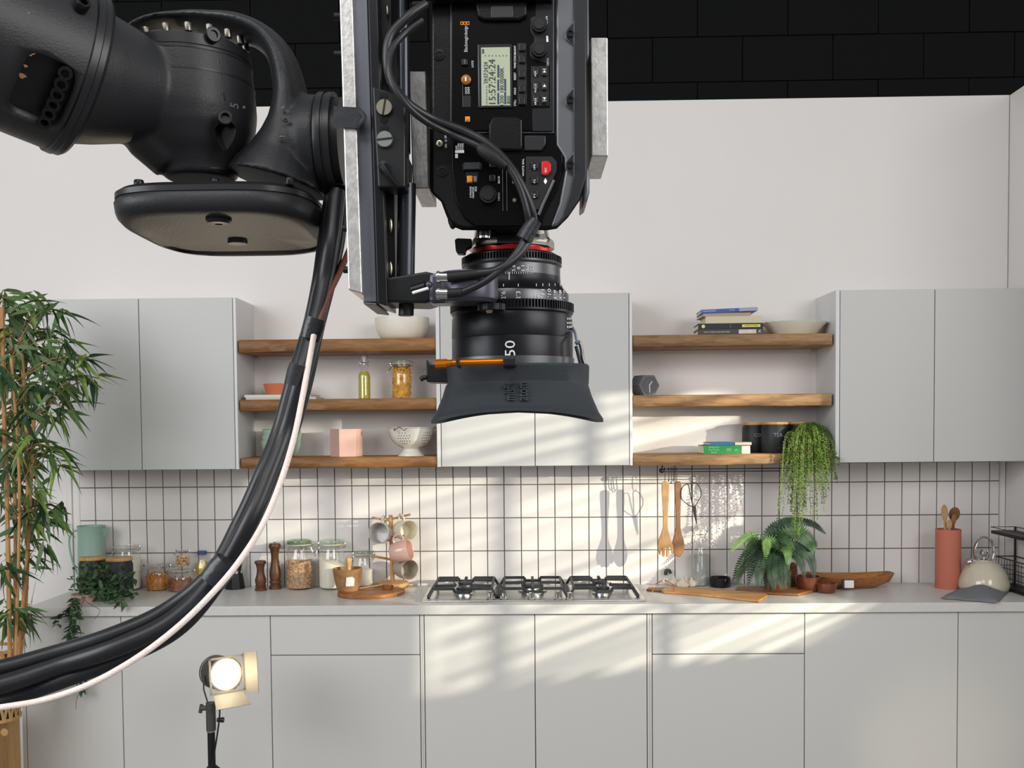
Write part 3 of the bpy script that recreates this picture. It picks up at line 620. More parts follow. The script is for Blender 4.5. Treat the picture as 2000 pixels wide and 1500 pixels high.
MB().lathe([(0, 0)]+[(a*r, b*H) for a, b in pr]+[(a*r-.002, max(b, .02)*H) for a, b in reversed(pr)]+[(0, .02*H)], pos, seg=10).build('glass', GLASS, t, ang=20)
MB().lathe([(0, .022*H)]+[(a*r-.0028, max(b, .022)*H) for a, b in pr if b < .7]+[(.66*r-.0028, .73*H), (0, .73*H)], pos, seg=10).build('dressing', mat('yellow_dressing', (214, 186, 40), .3, sub=.1), t, ang=20)
MB().lathe([(.0, .90*H), (.72*r, .90*H), (.74*r, .99*H), (.68*r, H), (0, H)], pos, seg=20).build('cap', mat('blue_cap', (70, 84, 140), .4, var=.3, vscale=200), t)
pos, s = spot(421, 1145, 18); r = 18/s; k = 1/s
t = thing('enamel_pot', 'white enamel pot with a lidded top behind the cable bundle', 'pot', pos)
ENW = mat('white_enamel', (222, 222, 220), .25)
MB().lathe([(0, 0), (r*.95, 0), (r, .01), (r, 39*k), (r*.96, 39*k), (r*.95, .012), (0, .008)], pos, seg=32).build('body', ENW, t)
MB().lathe([(0, 39*k), (r*1.03, 39*k), (r*1.03, 41*k), (r*.9, 46*k), (r*.4, 56*k), (0, 59*k)], pos, seg=32).build('lid', ENW, t)
MB().ball(pos+V((-.012, 0, 62*k)), .008).build('knob', ENW, t)
MB().lathe([(r*1.0, 38*k), (r*1.05, 38*k), (r*1.05, 40*k), (r, 40*k)], pos, seg=32).build('rim', BLACKM, t)
pos, s = spot(459, 1152, 20); k = 1/s
t = thing('moka_pot', 'black moka coffee pot with a steel waist band', 'coffee pot', pos)
MB().lathe([(0, 0), (20*k, 0), (20*k, 3*k), (15.5*k, 31*k), (0, 31*k)], pos, seg=8).build('boiler', BLACKM, t, bevel=.001)
MB().lathe([(0, 31*k), (15.5*k, 31*k), (15.5*k, 37*k), (0, 37*k)], pos, seg=24).build('waist_band', CHROME, t)
MB().lathe([(0, 37*k), (13*k, 37*k), (17*k, 66*k), (16*k, 68*k), (6*k, 73*k), (0, 74*k)], pos, seg=8).build('upper_chamber', BLACKM, t, bevel=.001)
MB().tube([pos+V((-15*k, 0, 64*k)), pos+V((-27*k, 0, 67*k)), pos+V((-30*k, 0, 62*k)), pos+V((-29*k, 0, 40*k))], 2.3*k, 8).build('handle', BLACKR, t)
MB().ball(pos+V((0, 0, 76*k)), 3*k).build('knob', BLACKR, t)
def mill(label, px, yt, yb, rpx):
    pos, s = spot(px, yb, rpx); r = rpx/s; H = (yb-yt)/s; t = thing('pepper_mill', label, 'mill', pos)
    MB().lathe([(0, 0), (r*.98, 0), (r, .02*H), (r, .07*H), (r*.8, .09*H), (r*.8, .11*H), (r*.95, .13*H), (r*.97, .16*H), (r*.82, .18*H), (r*.95, .28*H), (r*.93, .36*H), (r*.72, .48*H), (r*.62, .60*H), (r*.62, .70*H), (r*.75, .79*H), (0, .79*H)], pos, seg=28).build('body', MILL, t, ang=50)
    MB().lathe([(0, .795*H), (r*.74, .795*H), (r*.78, .82*H), (r*.98, .86*H), (r*1.0, .90*H), (r*.85, .94*H), (r*.3, .95*H), (0, .95*H)], pos, seg=28).build('head', MILL, t, ang=50)
    MB().lathe([(r*.12, .945*H), (r*.12, .96*H), (r*.22, .975*H), (r*.2, .995*H), (0, H)], pos, seg=14).build('finial', CHROME, t)
mill('short dark wooden pepper mill', 509.5, 1092, 1155, 11.5)
mill('tall dark wooden pepper mill', 538, 1056, 1152, 12)
pos, s = spot(586, 1152, 27)
GRAN = mat('granola', (176, 140, 104), .8, bump=1, bscale=90, var=.55, vscale=110)
def oats(t, pos, R, z0, z1):
    n = 24; rr = R
    MB().rings([[pos+V((math.cos(2*PI*i/n)*rr*(.9 if k_ == 0 else .97), math.sin(2*PI*i/n)*rr*(.9 if k_ == 0 else .97), z0 if k_ == 0 else z1*(1-.10*math.cos(2*PI*i/n)*-1 if k_ == 1 else 1.0)*(.9 if k_ == 1 else 1))) for i in range(n)] for k_ in (0, 1)]).build('oats_core', GRAN, t)
    mb = MB()
    for i in range(520):
        a_ = random.uniform(0, 2*PI); c = pos+V((math.cos(a_)*rr*.96, math.sin(a_)*rr*.96, random.uniform(z0+.003, z1*(.88-.10*math.cos(a_)))))
        if i % 5 == 0: q = math.sqrt(random.random())*.9; c = pos+V((math.cos(a_)*rr*q, math.sin(a_)*rr*q, z1*(.9-.10*math.cos(a_)*q)))
        d = V((random.gauss(0, 1), random.gauss(0, 1), random.gauss(0, 1))).normalized(); mb.tube([c-d*.004, c+d*.004], .0022, 5)
    mb.build('oats', mat('oat_flakes', (196, 160, 122), .8, var=.45, vscale=45), t)['kind'] = 'stuff'
clip_jar('tall clip-top jar of granola with a green-tinted lid', 586.5, 1055, 1152, 27, pos=pos, fill=.60, filler=oats, lid=thin('green_lid', (170, 196, 160), clear=.5, body=(128, 150, 120)), clip=1)
pos, s = spot(649, 1150, 27)
clip_jar('tall clip-top jar of flour behind the wooden mortar', 649, 1053, 1150, 27, pos=pos, fill=.55, slope=-.09, tex=MATS['flour'])
pos, s = spot(710, 1147, 21)
clip_jar('narrow clip-top jar of white sugar left of the mug tree', 710, 1073, 1147, 21, pos=pos, fill=.50, slope=.0, tex=mat('sugar', (228, 224, 212), .9))
# mug tree
pos, s = spot(768, 1150, 31); k = 1/s; y = pos.y
t = thing('mug_tree', 'pale wooden mug tree holding four mugs', 'mug stand', pos)
MB().lathe([(0, 0), (30*k, 0), (31*k, .002), (31*k, 12*k), (30*k, 13*k), (0, 13*k)], pos, seg=36).build('base', LWOOD, t)
MB().cyl(pos+V((-1*k, 0, 12*k)), pos+V((-3*k, 0, 145*k)), 4.2*k, seg=14).build('post', LWOOD, t)
def peg(a, b): MB().cyl(at(*a), at(*b), 2.3*k, seg=10).build('peg', LWOOD, t)
peg((765, 1017, y), (727, 1011, y-.05)); peg((767, 1013, y), (801, 1005, y-.05)); peg((766, 1093, y), (727, 1086, y-.04)); peg((766, 1050, y), (792, 1046, y-.06)); peg((766, 1100, y), (795, 1085, y-.05))
def mug(label, cen, axis, r, L, mo, mi, hd):
    c = V(cen); ax = V(axis).normalized(); t = thing('mug', label, 'mug', c, 'mugs hanging on the mug tree')
    MB().lathe([(0, -L), (r*.75, -L), (r*.92, -L*.9), (r, -L*.6), (r, 0), (r*.97, .002), (r*.93, 0), (r*.93, -L*.6), (r*.85, -L*.86), (0, -L*.9)], c, ax, 32).build('body', mo, t)
    h = V(hd); h = (h-ax*h.dot(ax)).normalized(); a0 = c-ax*L*.2+h*r*.97; a1 = c-ax*L*.72+h*r*.95
    MB().tube(bez([a0-h*.003, a0+h*r*.45, (a0+a1)/2+h*r*.72, a1+h*r*.4, a1-h*.003], 5), .0042, 8).build('handle', mo, t); return t
MG1 = mat('mug_grey', (196, 192, 188), .25, coat=.3); MG2 = mat('mug_cream', (226, 218, 196), .25, coat=.3); MG3 = mat('mug_pink', (218, 176, 162), .22, coat=.4); MG4 = mat('mug_taupe', (168, 158, 142), .28, coat=.3)
mug('pale grey mug at the upper left of the mug tree, mouth facing out', at(739, 1041, y-.06), (-.18, -.95, .12), 21*k, .085, MG1, MG1, (.15, 0, 1))
mug('cream mug at the upper right of the mug tree', at(799, 1036, y-.07), (.55, -.8, .05), 20*k, .085, MG2, MG2, (-.35, 0, 1))
mug('glossy pink mug lying sideways on the middle of the tree', at(800, 1073, y-.09), (.93, -.2, .22), 20*k, .085, MG3, MG3, (-.1, -.1, 1))
mug('taupe mug with white rim at the lower right of the tree', at(800, 1113, y-.06), (.6, -.78, -.05), 20*k, .085, MG4, MG4, (-.6, 0, .8))
# olive-wood board, mortar, scoop
p0, p1 = gz(722, 1172, ZT), gz(722, 1150, ZT)
cY = (p0.y+p1.y)/2-.0; rx = 66/sc(cY); ry = (p1.y-p0.y)/2*.95
bd = [(at(722, 1160, cY).x+math.cos(2*PI*i/40)*rx*(1+.05*math.sin(3*2*PI*i/40+1)), cY+math.sin(2*PI*i/40)*ry*(1+.06*math.cos(2*2*PI*i/40))) for i in range(40)]
o = MB().slab(bd, ZT, ZT+.018).build('serving_board', OLIVE, bevel=.003); tag(recentre(o), 'rounded olive-wood board with dark grain under the mortar', 'board')
zb = ZT+.018
p = gz(679, 1156, zb); s = sc(p.y+.04); k = 1/s; pos = V((at(679, 1156, p.y+.04).x, p.y+.045, zb))
t = thing('mortar', 'brown wooden mortar with a white price sticker', 'mortar', pos)
MORT = wood('mortar_wood', (128, 92, 56), (164, 124, 82), 2, 'X', .6, knots=False)
MB().lathe([(0, 0), (20*k, 0), (21*k, .004), (24*k, 12*k), (29*k, 40*k), (29*k, 43*k), (27.5*k, 44*k), (26*k, 41*k), (18*k, 12*k), (0, 8*k)], pos, seg=40).build('bowl', MORT, t)
n = V((.35, -1, -.12)).normalized(); q = pos+V((n.x, n.y, 0)).normalized()*26.2*k+V((0, 0, 21*k))
xx = V((1, .35, 0)).normalized(); zz_ = V((.10, -.16, 1)).normalized()
MB().poly([q-xx*.017-zz_*.021, q+xx*.019-zz_*.021, q+xx*.019+zz_*.012, q+xx*.010+zz_*.021, q-xx*.017+zz_*.019], [v_+n*.0022 for v_ in [q-xx*.017-zz_*.021, q+xx*.019-zz_*.021, q+xx*.019+zz_*.012, q+xx*.010+zz_*.021, q-xx*.017+zz_*.019]]).build('price_sticker', WHT, t)
a_ = pos+V((2*k, 4*k, 30*k)); b2 = pos+V((2*k, 2*k, 62*k))
o = MB().lathe([(0, -22*k), (7*k, -22*k), (7.5*k, -10*k), (4.6*k, 5*k), (4.6*k, 20*k), (6.2*k, 26*k), (6.2*k, 31*k), (4*k, 35*k), (0, 36*k)], a_, b2-a_, 20).build('pestle', LWOOD); tag(recentre(o), 'pale wooden pestle standing in the mortar', 'pestle')
c = gz(738, 1152, zb); pos = V((c.x, c.y+.02, zb+.0))
t = thing('wooden_scoop', 'long wooden scoop lying across the olive board', 'scoop', pos)
MB().tube([at(702, 1149, pos.y-.01)+V((0, 0, 0)), at(722, 1146, pos.y), at(752, 1141, pos.y+.01)], [.010, .008, .006], 10, flat=[.004, .004, .004], up=(0, 0, 1)).build('handle', SPOONW, t)
MB().lathe([(0, 0), (.012, .001), (.019, .010), (.021, .022), (.0195, .022), (.017, .011), (0, .004)], at(757, 1153, pos.y), seg=24, sx=1.25).build('bowl', DWOOD, t)

#@@COUNTERRIGHT
# ------------------------------------------------------------------ worktop, right of the hob
pos, s = spot(1367, 1144, 16.5)
swing_bottle('clear swing-top water bottle under the hanging scissors', 1367, 1024, 1144, 16.5, pos=pos, fill=.52, liquid=WATER)
pos, s = spot(1406.5, 1149, 20); k = 1/s
o = MB().lathe([(0, 0), (19*k, 0), (20*k, .004), (20*k, 18*k), (19*k, 19*k), (17.5*k, 17*k), (17.5*k, .01), (0, .008)], (0, 0, 0), seg=36).build('small_bowl', mat('black_glaze', (26, 26, 28), .25)); o.location = pos; tag(o, 'small glossy black bowl right of the water bottle', 'bowl')
GAR = mat('garlic_skin', (222, 212, 188), .6, var=.08, vscale=120, stretch=(1, 1, .2))
for px, py, rp, lb in ((1334, 1149, 12.5, 'frontmost white garlic bulb on the board end'), (1316, 1143, 11, 'shaded garlic bulb left of the front bulb'), (1353, 1147, 11, 'shaded garlic bulb beside the water bottle'), (1341, 1142, 11, 'garlic bulb behind the front bulb')):
    pos, s = spot(px, py, rp); r = rp/s; R = []
    for a_, h_, l_ in ((.3, 0, 0), (.8, .1, .05), (1, .45, .09), (.92, .8, .09), (.6, 1.15, .06), (.25, 1.4, 0), (.14, 1.7, 0), (.1, 1.95, 0)):
        R.append([V((math.cos(2*PI*i/30)*r*a_*(1+l_*math.cos(6*2*PI*i/30)), math.sin(2*PI*i/30)*r*a_*(1+l_*math.cos(6*2*PI*i/30)), h_*r*.85)) for i in range(30)])
    o = MB().rings(R).build('garlic_bulb', GAR); o.location = pos; o.rotation_euler = (0, random.uniform(-.15, .15), random.uniform(0, 3)); tag(o, lb, 'garlic', 'garlic bulbs by the copper-handled board')
pos, s = spot(1300, 1140, 9); k = 1/s
t = thing('glass_cruet', 'little round glass cruet with a dark bent stopper', 'cruet', pos)
MB().lathe([(0, 0), (6*k, 0), (9*k, 6*k), (9*k, 13*k), (5*k, 20*k), (4*k, 22*k), (3*k, 22*k), (4*k, 19*k), (7.5*k, 12*k), (0, 3*k)], pos, seg=24).build('body', GLASS, t)
MB().tube(bez([pos+V((0, 0, 20*k)), pos+V((1*k, 0, 28*k)), pos+V((7*k, 0, 29*k)), pos+V((10*k, 0, 23*k))], 5), [3.6*k]*8+[3*k]*8, 8).build('stopper', mat('dark_green_stopper', (40, 52, 46), .4), t)
# boards lying on the worktop
def board(label, corners, th, mt, z=ZT, bev=.005):
    P = [gz(x, y, z) for x, y in corners]; o = MB().slab([(p.x, p.y) for p in P], z, z+th).build('chopping_board', mt, bevel=bev, seg=3); return tag(recentre(o), label, 'board')
LB = wood('pale_board', (170, 118, 66), (212, 160, 100), 1.6, 'X', .5, knots=False)
board('long narrow wooden board running toward the worktop edge', [(1291, 1157), (1300, 1151), (1360, 1152), (1440, 1158), (1498, 1164), (1499, 1168), (1482, 1178), (1440, 1173), (1350, 1163), (1296, 1160)], .011, LB)
sbd = board('small board with a copper wire handle, left of the garlic', [(1262, 1155), (1266, 1151), (1318, 1151), (1322, 1154), (1291, 1157)], .010, DWOOD)
a_, b2, c_ = gz(1274, 1155, ZT+.01), gz(1300, 1152, ZT+.01), gz(1316, 1156, ZT+.01)
o = MB().tube(bez([a_, a_+V((.012, 0, .030)), b2+V((-.005, 0, .040)), c_+V((-.004, 0, .030)), c_], 8), .0028, 8).build('wire_handle', mat('copper', (226, 150, 110), .3, 1), sbd)
board('reddish-brown board running under the fern pot', [(1436, 1157), (1440, 1150), (1500, 1149), (1575, 1152), (1588, 1158), (1560, 1165), (1500, 1162)], .012, DWOOD)
# terracotta bowls, dough bowl
BRN = mat('brown_glaze', (112, 58, 38), .3, coat=.3)
pos, s = spot(1569, 1158, 22); k = 1/s; o = MB().lathe(bowl_prof(24*k, 29*k, .55, .004, .8), (0, 0, 0), seg=36).build('glazed_bowl', BRN); o.location = pos+V((.02, 0, .0)); tag(o, 'larger brown glazed bowl right of the fern pot', 'bowl')
pos, s = spot(1614, 1160, 16); k = 1/s; o = MB().lathe(bowl_prof(20*k, 19*k, .6, .004, .8), (0, 0, 0), seg=36).build('glazed_bowl', BRN); o.location = pos; tag(o, 'smaller brown glazed bowl in front of the dough bowl', 'bowl')
p = gz(1652, 1157, ZT); s = sc(-.12); k = 1/s; pos = V((at(1655, 1150, -.12).x, -.125, ZT))
t = thing('dough_bowl', 'long olive-wood dough bowl at the back of the worktop', 'tray', pos); R = []
for a_, b_, h_ in ((.55, .5, 0), (.9, .85, 12*k), (1, 1, 26*k), (.97, .93, 27*k), (.86, .75, 12*k), (.5, .4, 6*k)):
    R.append([pos+V((math.copysign(abs(math.cos(2*PI*i/44))**.75, math.cos(2*PI*i/44))*88*k*a_, math.copysign(abs(math.sin(2*PI*i/44))**.8, math.sin(2*PI*i/44))*.085*b_, h_+((3*k*math.cos(2*2*PI*i/44)) if h_ > 20*k else 0))) for i in range(44)])
MB().rings(R).build('bowl', OLIVE, t, ang=60)
q = at(1654, 1141, -.215); MB().box((q.x-.018, -.213, q.z-.020), (q.x-.010, -.2075, q.z+.020)).build('label_strip', DKP, t)
MB().box((q.x-.010, -.214, q.z-.018), (q.x+.032, -.2075, q.z+.016)).build('label', WHT, t, bevel=.003)
t = at(1551, 1150, -.09); o = MB().prism([(at(a_, b_, -.09).x, at(a_, b_, -.09).z) for a_, b_ in ((1542, 1148), (1543, 1108), (1546, 1101), (1552, 1101), (1556, 1108), (1557, 1116), (1556, 1148))], -.098, -.083).build('board_handle', DWOOD, bevel=.003)
o.location = (0, 0, 0); tag(recentre(o), 'upright wooden paddle handle behind the brown bowl', 'paddle')
o.location.z = ZT
# utensil pot and its spoons
pos, s = spot(1851, 1152, 23.5); k = 1/s; HP = 115*k
o = MB().lathe([(0, 0), (23*k, 0), (23.5*k, .002), (23.5*k, HP), (21*k, HP), (21*k, .01), (0, .008)], (0, 0, 0), seg=44).build('utensil_pot', mat('salmon_clay', (194, 114, 94), .75, bump=.2, bscale=300)); o.location = pos; tag(o, 'tall salmon-pink utensil pot at the right of the worktop', 'pot')
def spoon(label, pts, w, mt, dy, name='wooden_spoon'):
    # handle foot in the pot, head outline measured in pixels
    (fx, fy), (hx_, hy_), (hw, hh) = pts; a_ = pos+V(((fx-1851)*k, dy, .02)); b_ = V((at(hx_, hy_, pos.y+dy).x, pos.y+dy, at(hx_, hy_, pos.y+dy).z))
    t = thing(name, label, 'utensil', a_, 'wooden utensils in the salmon pot'); d = (b_-a_).normalized()
    MB().tube([a_, b_-d*hh*k*.7], [.004, .0055], 10).build('handle', mt, t)
    n = 12; P = [b_+d*math.sin(2*PI*i/n)*hh*k+V((math.cos(2*PI*i/n)*hw*k*(1 if name == 'wooden_spoon' else 1), 0, 0)) for i in range(n)]
    MB().poly([q+V((0, -.003, 0)) for q in P], [q+V((0, .003, 0)) for q in P]).build('head', mt, t, bevel=.002)
spoon('pale wooden spoon leaning left in the salmon pot', ((1848, 0), (1845, 1001), (6.5, 16)), 0, SPOONW, -.012)
spoon('dark carved wooden spoon at the back of the salmon pot', ((1855, 0), (1864, 1004), (11, 14)), 0, DWOOD, .015)
spoon('slim wooden spatula in the middle of the salmon pot', ((1853, 0), (1863, 1014), (5, 11)), 0, SPOOND, 0)
spoon('short wooden spatula at the front of the salmon pot', ((1850, 0), (1854, 1024), (6, 9)), 0, SPOONW, -.025)
# kettle
pos, s = spot(1921, 1160, 44); k = 1/s
KT = mat('kettle_cream', (206, 198, 176), .16, coat=.6)
t = thing('stovetop_kettle', 'cream dome kettle with steel loop handle', 'kettle', pos)
MB().lathe([(0, 0), (42*k, 0), (46*k, 5*k), (47*k, 12*k), (45*k, 22*k), (39*k, 38*k), (29*k, 52*k), (18*k, 60*k), (0, 61*k)], pos, seg=48).build('body', KT, t)
MB().lathe([(0, 59*k), (17*k, 59*k), (17.5*k, 61*k), (14*k, 62.5*k), (0, 63*k)], pos, seg=32).build('lid', CHROME, t)
MB().lathe([(3*k, 62*k), (3*k, 66*k), (8*k, 70*k), (9*k, 76*k), (6*k, 80*k), (0, 81*k)], pos, seg=20).build('lid_knob', CHROME, t)
MB().tube(bez([pos+V((-16*k, 0, 60*k)), pos+V((-19*k, 0, 78*k)), pos+V((-12*k, 0, 98*k)), pos+V((0, 0, 104*k)), pos+V((12*k, 0, 98*k)), pos+V((18*k, 0, 80*k)), pos+V((15*k, 0, 62*k))], 6), 2.0*k, 10, flat=5*k, up=(0, 1, 0)).build('handle', CHROME, t, ang=60)
MB().cyl(pos+V((-26*k, -6*k, 48*k)), pos+V((-33*k, -12*k, 56*k)), 5.5*k, 6.5*k, 20).build('spout', KT, t)
MB().ball(pos+V((-33*k, -12*k, 57*k)), 7.5*k).build('whistle', CHROME, t)
MB().cyl(pos+V((-19*k, -4*k, 57*k)), pos+V((-19*k, 4*k, 57*k)), 3.4*k, seg=14).build('hinge', CHROME, t)
# cloth
cl = MB(); nx, ny = 26, 12; c0, c1, c2, c3 = gz(1838, 1170, ZT), gz(1948, 1179, ZT), gz(1975, 1150, ZT), gz(1862, 1146, ZT); vv = []
c3.y = min(c3.y, -.19); c2.y = min(c2.y, -.18)
for j in range(ny+1):
    for i in range(nx+1):
        u, v = i/nx, j/ny; q = (c0*(1-u)+c1*u)*(1-v)+(c3*(1-u)+c2*u)*v
        h = .012+.010*noise.noise((u*3, v*3, 1))+.016*math.sin(PI*u)*math.sin(PI*v)+.006*math.sin(u*9+v*5)
        e = min(u, 1-u, v, 1-v); h *= min(1, e*6+.12); vv.append(q+V((.004*noise.noise((u*5, v*5, 4)), .008*noise.noise((u*6, v*4, 9)), max(h, .002))))
cl.add(vv, [(j*(nx+1)+i, j*(nx+1)+i+1, (j+1)*(nx+1)+i+1, (j+1)*(nx+1)+i) for j in range(ny) for i in range(nx)])
o = cl.build('tea_towel', mat('grey_linen', (122, 124, 128), .9, bump=.3, bscale=600), ang=180); so = o.modifiers.new('s', 'SOLIDIFY'); so.thickness = .003; so.offset = 1; tag(recentre(o), 'crumpled grey tea towel in front of the cream kettle', 'cloth')
# tiered wire rack at the right end
p = at(1965, 1100, -.19); x0_ = p.x; rk = thing('wire_rack', 'black wire rack with shelf and basket at the right end', 'rack', (x0_+.12, -.26, ZT))
zA, zB, zC = at(1968, 1035, -.25).z, at(1975, 1094, -.25).z, ZT+.012
mb = MB(); X2 = x0_+.30; X2 = min(X2, XR-.01); x0_ = at(1962, 1100, -.25).x
mb.tube([(x0_, -.40, zA), (x0_, -.12, zA), (X2, -.12, zA), (X2, -.40, zA), (x0_, -.40, zA)], .0018, 6)
mb.build('shelf_guard', BLACKM, rk)
MB().box((x0_, -.40, zA-.028), (X2, -.12, zA-.014)).build('shelf_tray', BLACKM, rk, bevel=.001)
xb = at(1973, 1100, -.25).x; mb = MB()
for zz in (zB, zB-(zB-zC)*.33, zB-(zB-zC)*.66, zC): mb.tube([(xb, -.40, zz), (xb, -.12, zz), (X2, -.12, zz), (X2, -.40, zz), (xb, -.40, zz)], .0018 if zz != zB else .003, 6)
for i in range(12): u = i/11; mb.cyl((xb, -.40+.28*u, zC), (xb, -.40+.28*u, zB), .0011, seg=5); mb.cyl((xb+(X2-xb)*u, -.40, zC), (xb+(X2-xb)*u, -.40, zB), .0011, seg=5)
mb.build('basket', BLACKM, rk)
MB().box((xb-.004, -.405, ZT), (X2, -.115, ZT+.010)).build('foot_tray', BLACKM, rk, bevel=.001)
for yy in (-.40, -.12): MB().cyl((X2, yy, ZT), (X2, yy, zA), .005, seg=10).build('upright', BLACKM, rk)
p = at(2000, 957, -.12); MB().box((p.x-.006, -.13, p.z-.02), (p.x+.03, -.11, p.z+.012)).build('corner_cap', BLACKM, rk)
#@@BLIND
# ------------------------------------------------------------------ unseen slatted frame added outside the picture to stripe and limit the sunlight
LP_, TP_ = V((6.2, -3.2, 2.12)), V((1.95, -.1, 1.17)); dd = (TP_-LP_).normalized(); hh = dd.cross(V((0, 0, 1))).normalized(); uu = hh.cross(dd)
QD = 1.7
def uv(p): q = V(p)-LP_; k = QD/q.dot(dd); return q.dot(hh)*k, q.dot(uu)*k
top = uv((2.2, -.29, 1.75))[1]; bot = uv((2.75, -.5, .684))[1]; lef = uv((.70, 0, 1.2))[0]
bc = LP_+dd*QD; bl = thing('slatted_gobo', 'unseen dark louvred frame added at the right to stripe the sunlight', 'louvre', (bc.x, bc.y, 0))
FR = mat('frame_black', (30, 30, 30), .7)
def plank(name, u0, u1, v0, v1, tilt=0, th=.004):
    c = V(((u0+u1)/2, (v0+v1)/2, 0)); w_, h_ = (u1-u0)/2, (v1-v0)/2; ct, st_ = math.cos(tilt), math.sin(tilt)
    P = [(c.x+x*ct-y*st_, c.y+x*st_+y*ct) for x, y in ((-w_, -h_), (w_, -h_), (w_, h_), (-w_, h_))]
    MB().poly([bc+hh*x+uu*y for x, y in P], [bc+hh*x+uu*y+dd*th for x, y in P]).build(name, FR, bl)
sgn = -1 if lef < 0 else 1
U0, U1 = (lef, .36) if lef < 0 else (-.36, lef)
plank('top_board', -.42, .42, top, top+.4); pu, pv = uv((2.75, -.5, .684)); cb, sb_ = math.cos(-.22), math.sin(-.22); P = [(pu+x*cb-y*sb_, pv+x*sb_+y*cb) for x, y in ((-.75, -.4), (.45, -.4), (.45, 0), (-.75, 0))]
MB().poly([bc+hh*x+uu*y+dd*.006 for x, y in P], [bc+hh*x+uu*y+dd*.010 for x, y in P]).build('bottom_board', FR, bl)
if lef < 0: plank('side_board', lef-.4, lef, bot, top)
else: plank('side_board', lef, lef+.4, bot, top)
rs = random.Random(5); v = bot-.12
while v < top+.12:
    w_ = rs.uniform(.005, .012); plank('slat', min(U0, U1), max(U0, U1), v, v+w_, tilt=.24+rs.uniform(-.02, .02)); v += w_+rs.uniform(.007, .020)
for X_ in ((1.84, 0, 1.1), (1.05, 0, 1.1)):
    q = uv(X_)[0]; plank('mullion', q-.009, q+.009, bot, top, th=.006)
for q in (-.42, .42): MB().cyl(bc+hh*q+uu*bot, V(((bc+hh*q).x, (bc+hh*q).y, 0)), .012, seg=10).build('post', FR, bl)

#@@PLANTS
# ------------------------------------------------------------------ plants
G1 = mat('leaf_light', (104, 128, 54), .45, var=.25, vscale=12); G2 = mat('leaf_mid', (70, 98, 50), .45, var=.25, vscale=12); G3 = mat('leaf_dark', (34, 64, 40), .42, var=.2, vscale=12)
def leaf_mesh(width, droop, mt, n=6, fold=.35, belly=.4):
    vs, fs = [], []
    for i in range(n+1):
        u = i/n; w_ = width*(math.sin(PI*min(1, u**belly*1.0)) if 0 < u < 1 else .02)
        z = -droop*u*u; vs += [(u, -w_, z+w_*fold), (u, 0, z), (u, w_, z+w_*fold)]
    for i in range(n):
        a = i*3; fs += [(a, a+1, a+4, a+3), (a+1, a+2, a+5, a+4)]
    me = bpy.data.meshes.new('leaf'); me.from_pydata(vs, [], fs); me.materials.append(mt)
    for p in me.polygons: p.use_smooth = True
    return me
def put_leaf(me, base, d, L, parent, roll=0):
    o = bpy.data.objects.new('leaf', me); C.objects.link(o); o.parent = parent
    x = V(d).normalized(); z = V((0, 0, 1)) if abs(x.z) < .97 else V((0, -1, 0)); y = z.cross(x).normalized(); z = x.cross(y)
    M = Matrix((x, y, z)).transposed() @ Matrix.Rotation(roll, 3, 'X'); o.matrix_local = Matrix.Translation(V(base)-parent.location) @ M.to_4x4() @ Matrix.Diagonal((L, L, L, 1)); return o
rb = random.Random(11); YB_ = -.80; cen = at(-12, 1400, YB_)
bam = thing('bamboo_plant', 'tall artificial bamboo with green drooping leaves at the left edge', 'plant', (cen.x, YB_, cen.z))
CANE = wood('bamboo_cane', (150, 104, 62), (196, 152, 100), 2, 'Z', .5, knots=False)
canes = [([(40, 660), (50, 800), (55, 1000), (50, 1180), (38, 1300)], -.80, 4), ([(4, 600), (8, 800), (14, 1000), (20, 1300)], -.84, 4.5), ([(22, 640), (27, 850), (30, 1080), (28, 1300)], -.76, 3.5), ([(66, 820), (60, 950), (52, 1100), (34, 1300)], -.82, 3.5), ([(-20, 560), (-16, 900), (-8, 1300)], -.78, 5), ([(22, 700), (38, 950), (30, 1300)], -.88, 3)]
cpts = []
for pts, y, r in canes:
    P = bez([at(a, b, y) for a, b in pts], 5); rr = [r/sc(y)*(1.16 if i % 4 == 0 else 1) for i in range(len(P))]
    MB().tube(P, rr, 8).build('cane', CANE, bam); cpts += P
cl = [(8,578),(38,596),(70,588),(98,592),(118,612),(60,640),(95,648),(128,660),(20,650),(45,690),(85,695),(118,700),(148,690),(172,702),(15,735),(50,755),(92,748),(125,745),(160,735),(178,740),(25,805),(60,800),(100,800),(132,790),(35,858),(70,850),(100,868),(20,910),(58,900),(92,890),(116,905),(72,960),(100,990),(60,1010),(118,985),(88,1060),(62,1085),(30,1185),(12,1195),(42,1200),(-4,960),(10,1100),(-10,700),(-10,840)]
lm = [leaf_mesh(.088, dr, m_, 7) for m_ in (G1, G2, G3) for dr in (.15, .4)]
tw = MB(); nl = 0
for px, py in cl:
    y = YB_+rb.uniform(-.16, .14); c = at(px+rb.uniform(-6, 6), py+rb.uniform(-6, 6), y)
    near = min(cpts, key=lambda q: (q-(c-V((0, 0, .06)))).length if q.z < c.z+.02 else 9)
    mid = (near+c)/2+V((0, 0, .03)); tw.tube(bez([near, mid, c], 5), .0016, 5)
    for k in range(rb.choice((6, 6, 7))):
        if nl >= 296: break
        az = rb.uniform(-.9, .9)+(0 if rb.random() < (.75 if px > 60 else .5) else PI); el = rb.uniform(-1.35, .15)
        if rb.random() < .35: az = rb.uniform(-PI, PI)
        d = V((math.cos(az)*math.cos(el), math.sin(az)*math.cos(el)*.5, math.sin(el))); L = rb.uniform(.095, .145)
        m_ = rb.choices(range(6), (5, 5, 7, 7, 5, 5))[0]
        put_leaf(lm[m_], c+V((rb.uniform(-.02, .02), rb.uniform(-.02, .02), rb.uniform(-.02, .02))), d, L, bam, rb.uniform(-.7, .7)); nl += 1
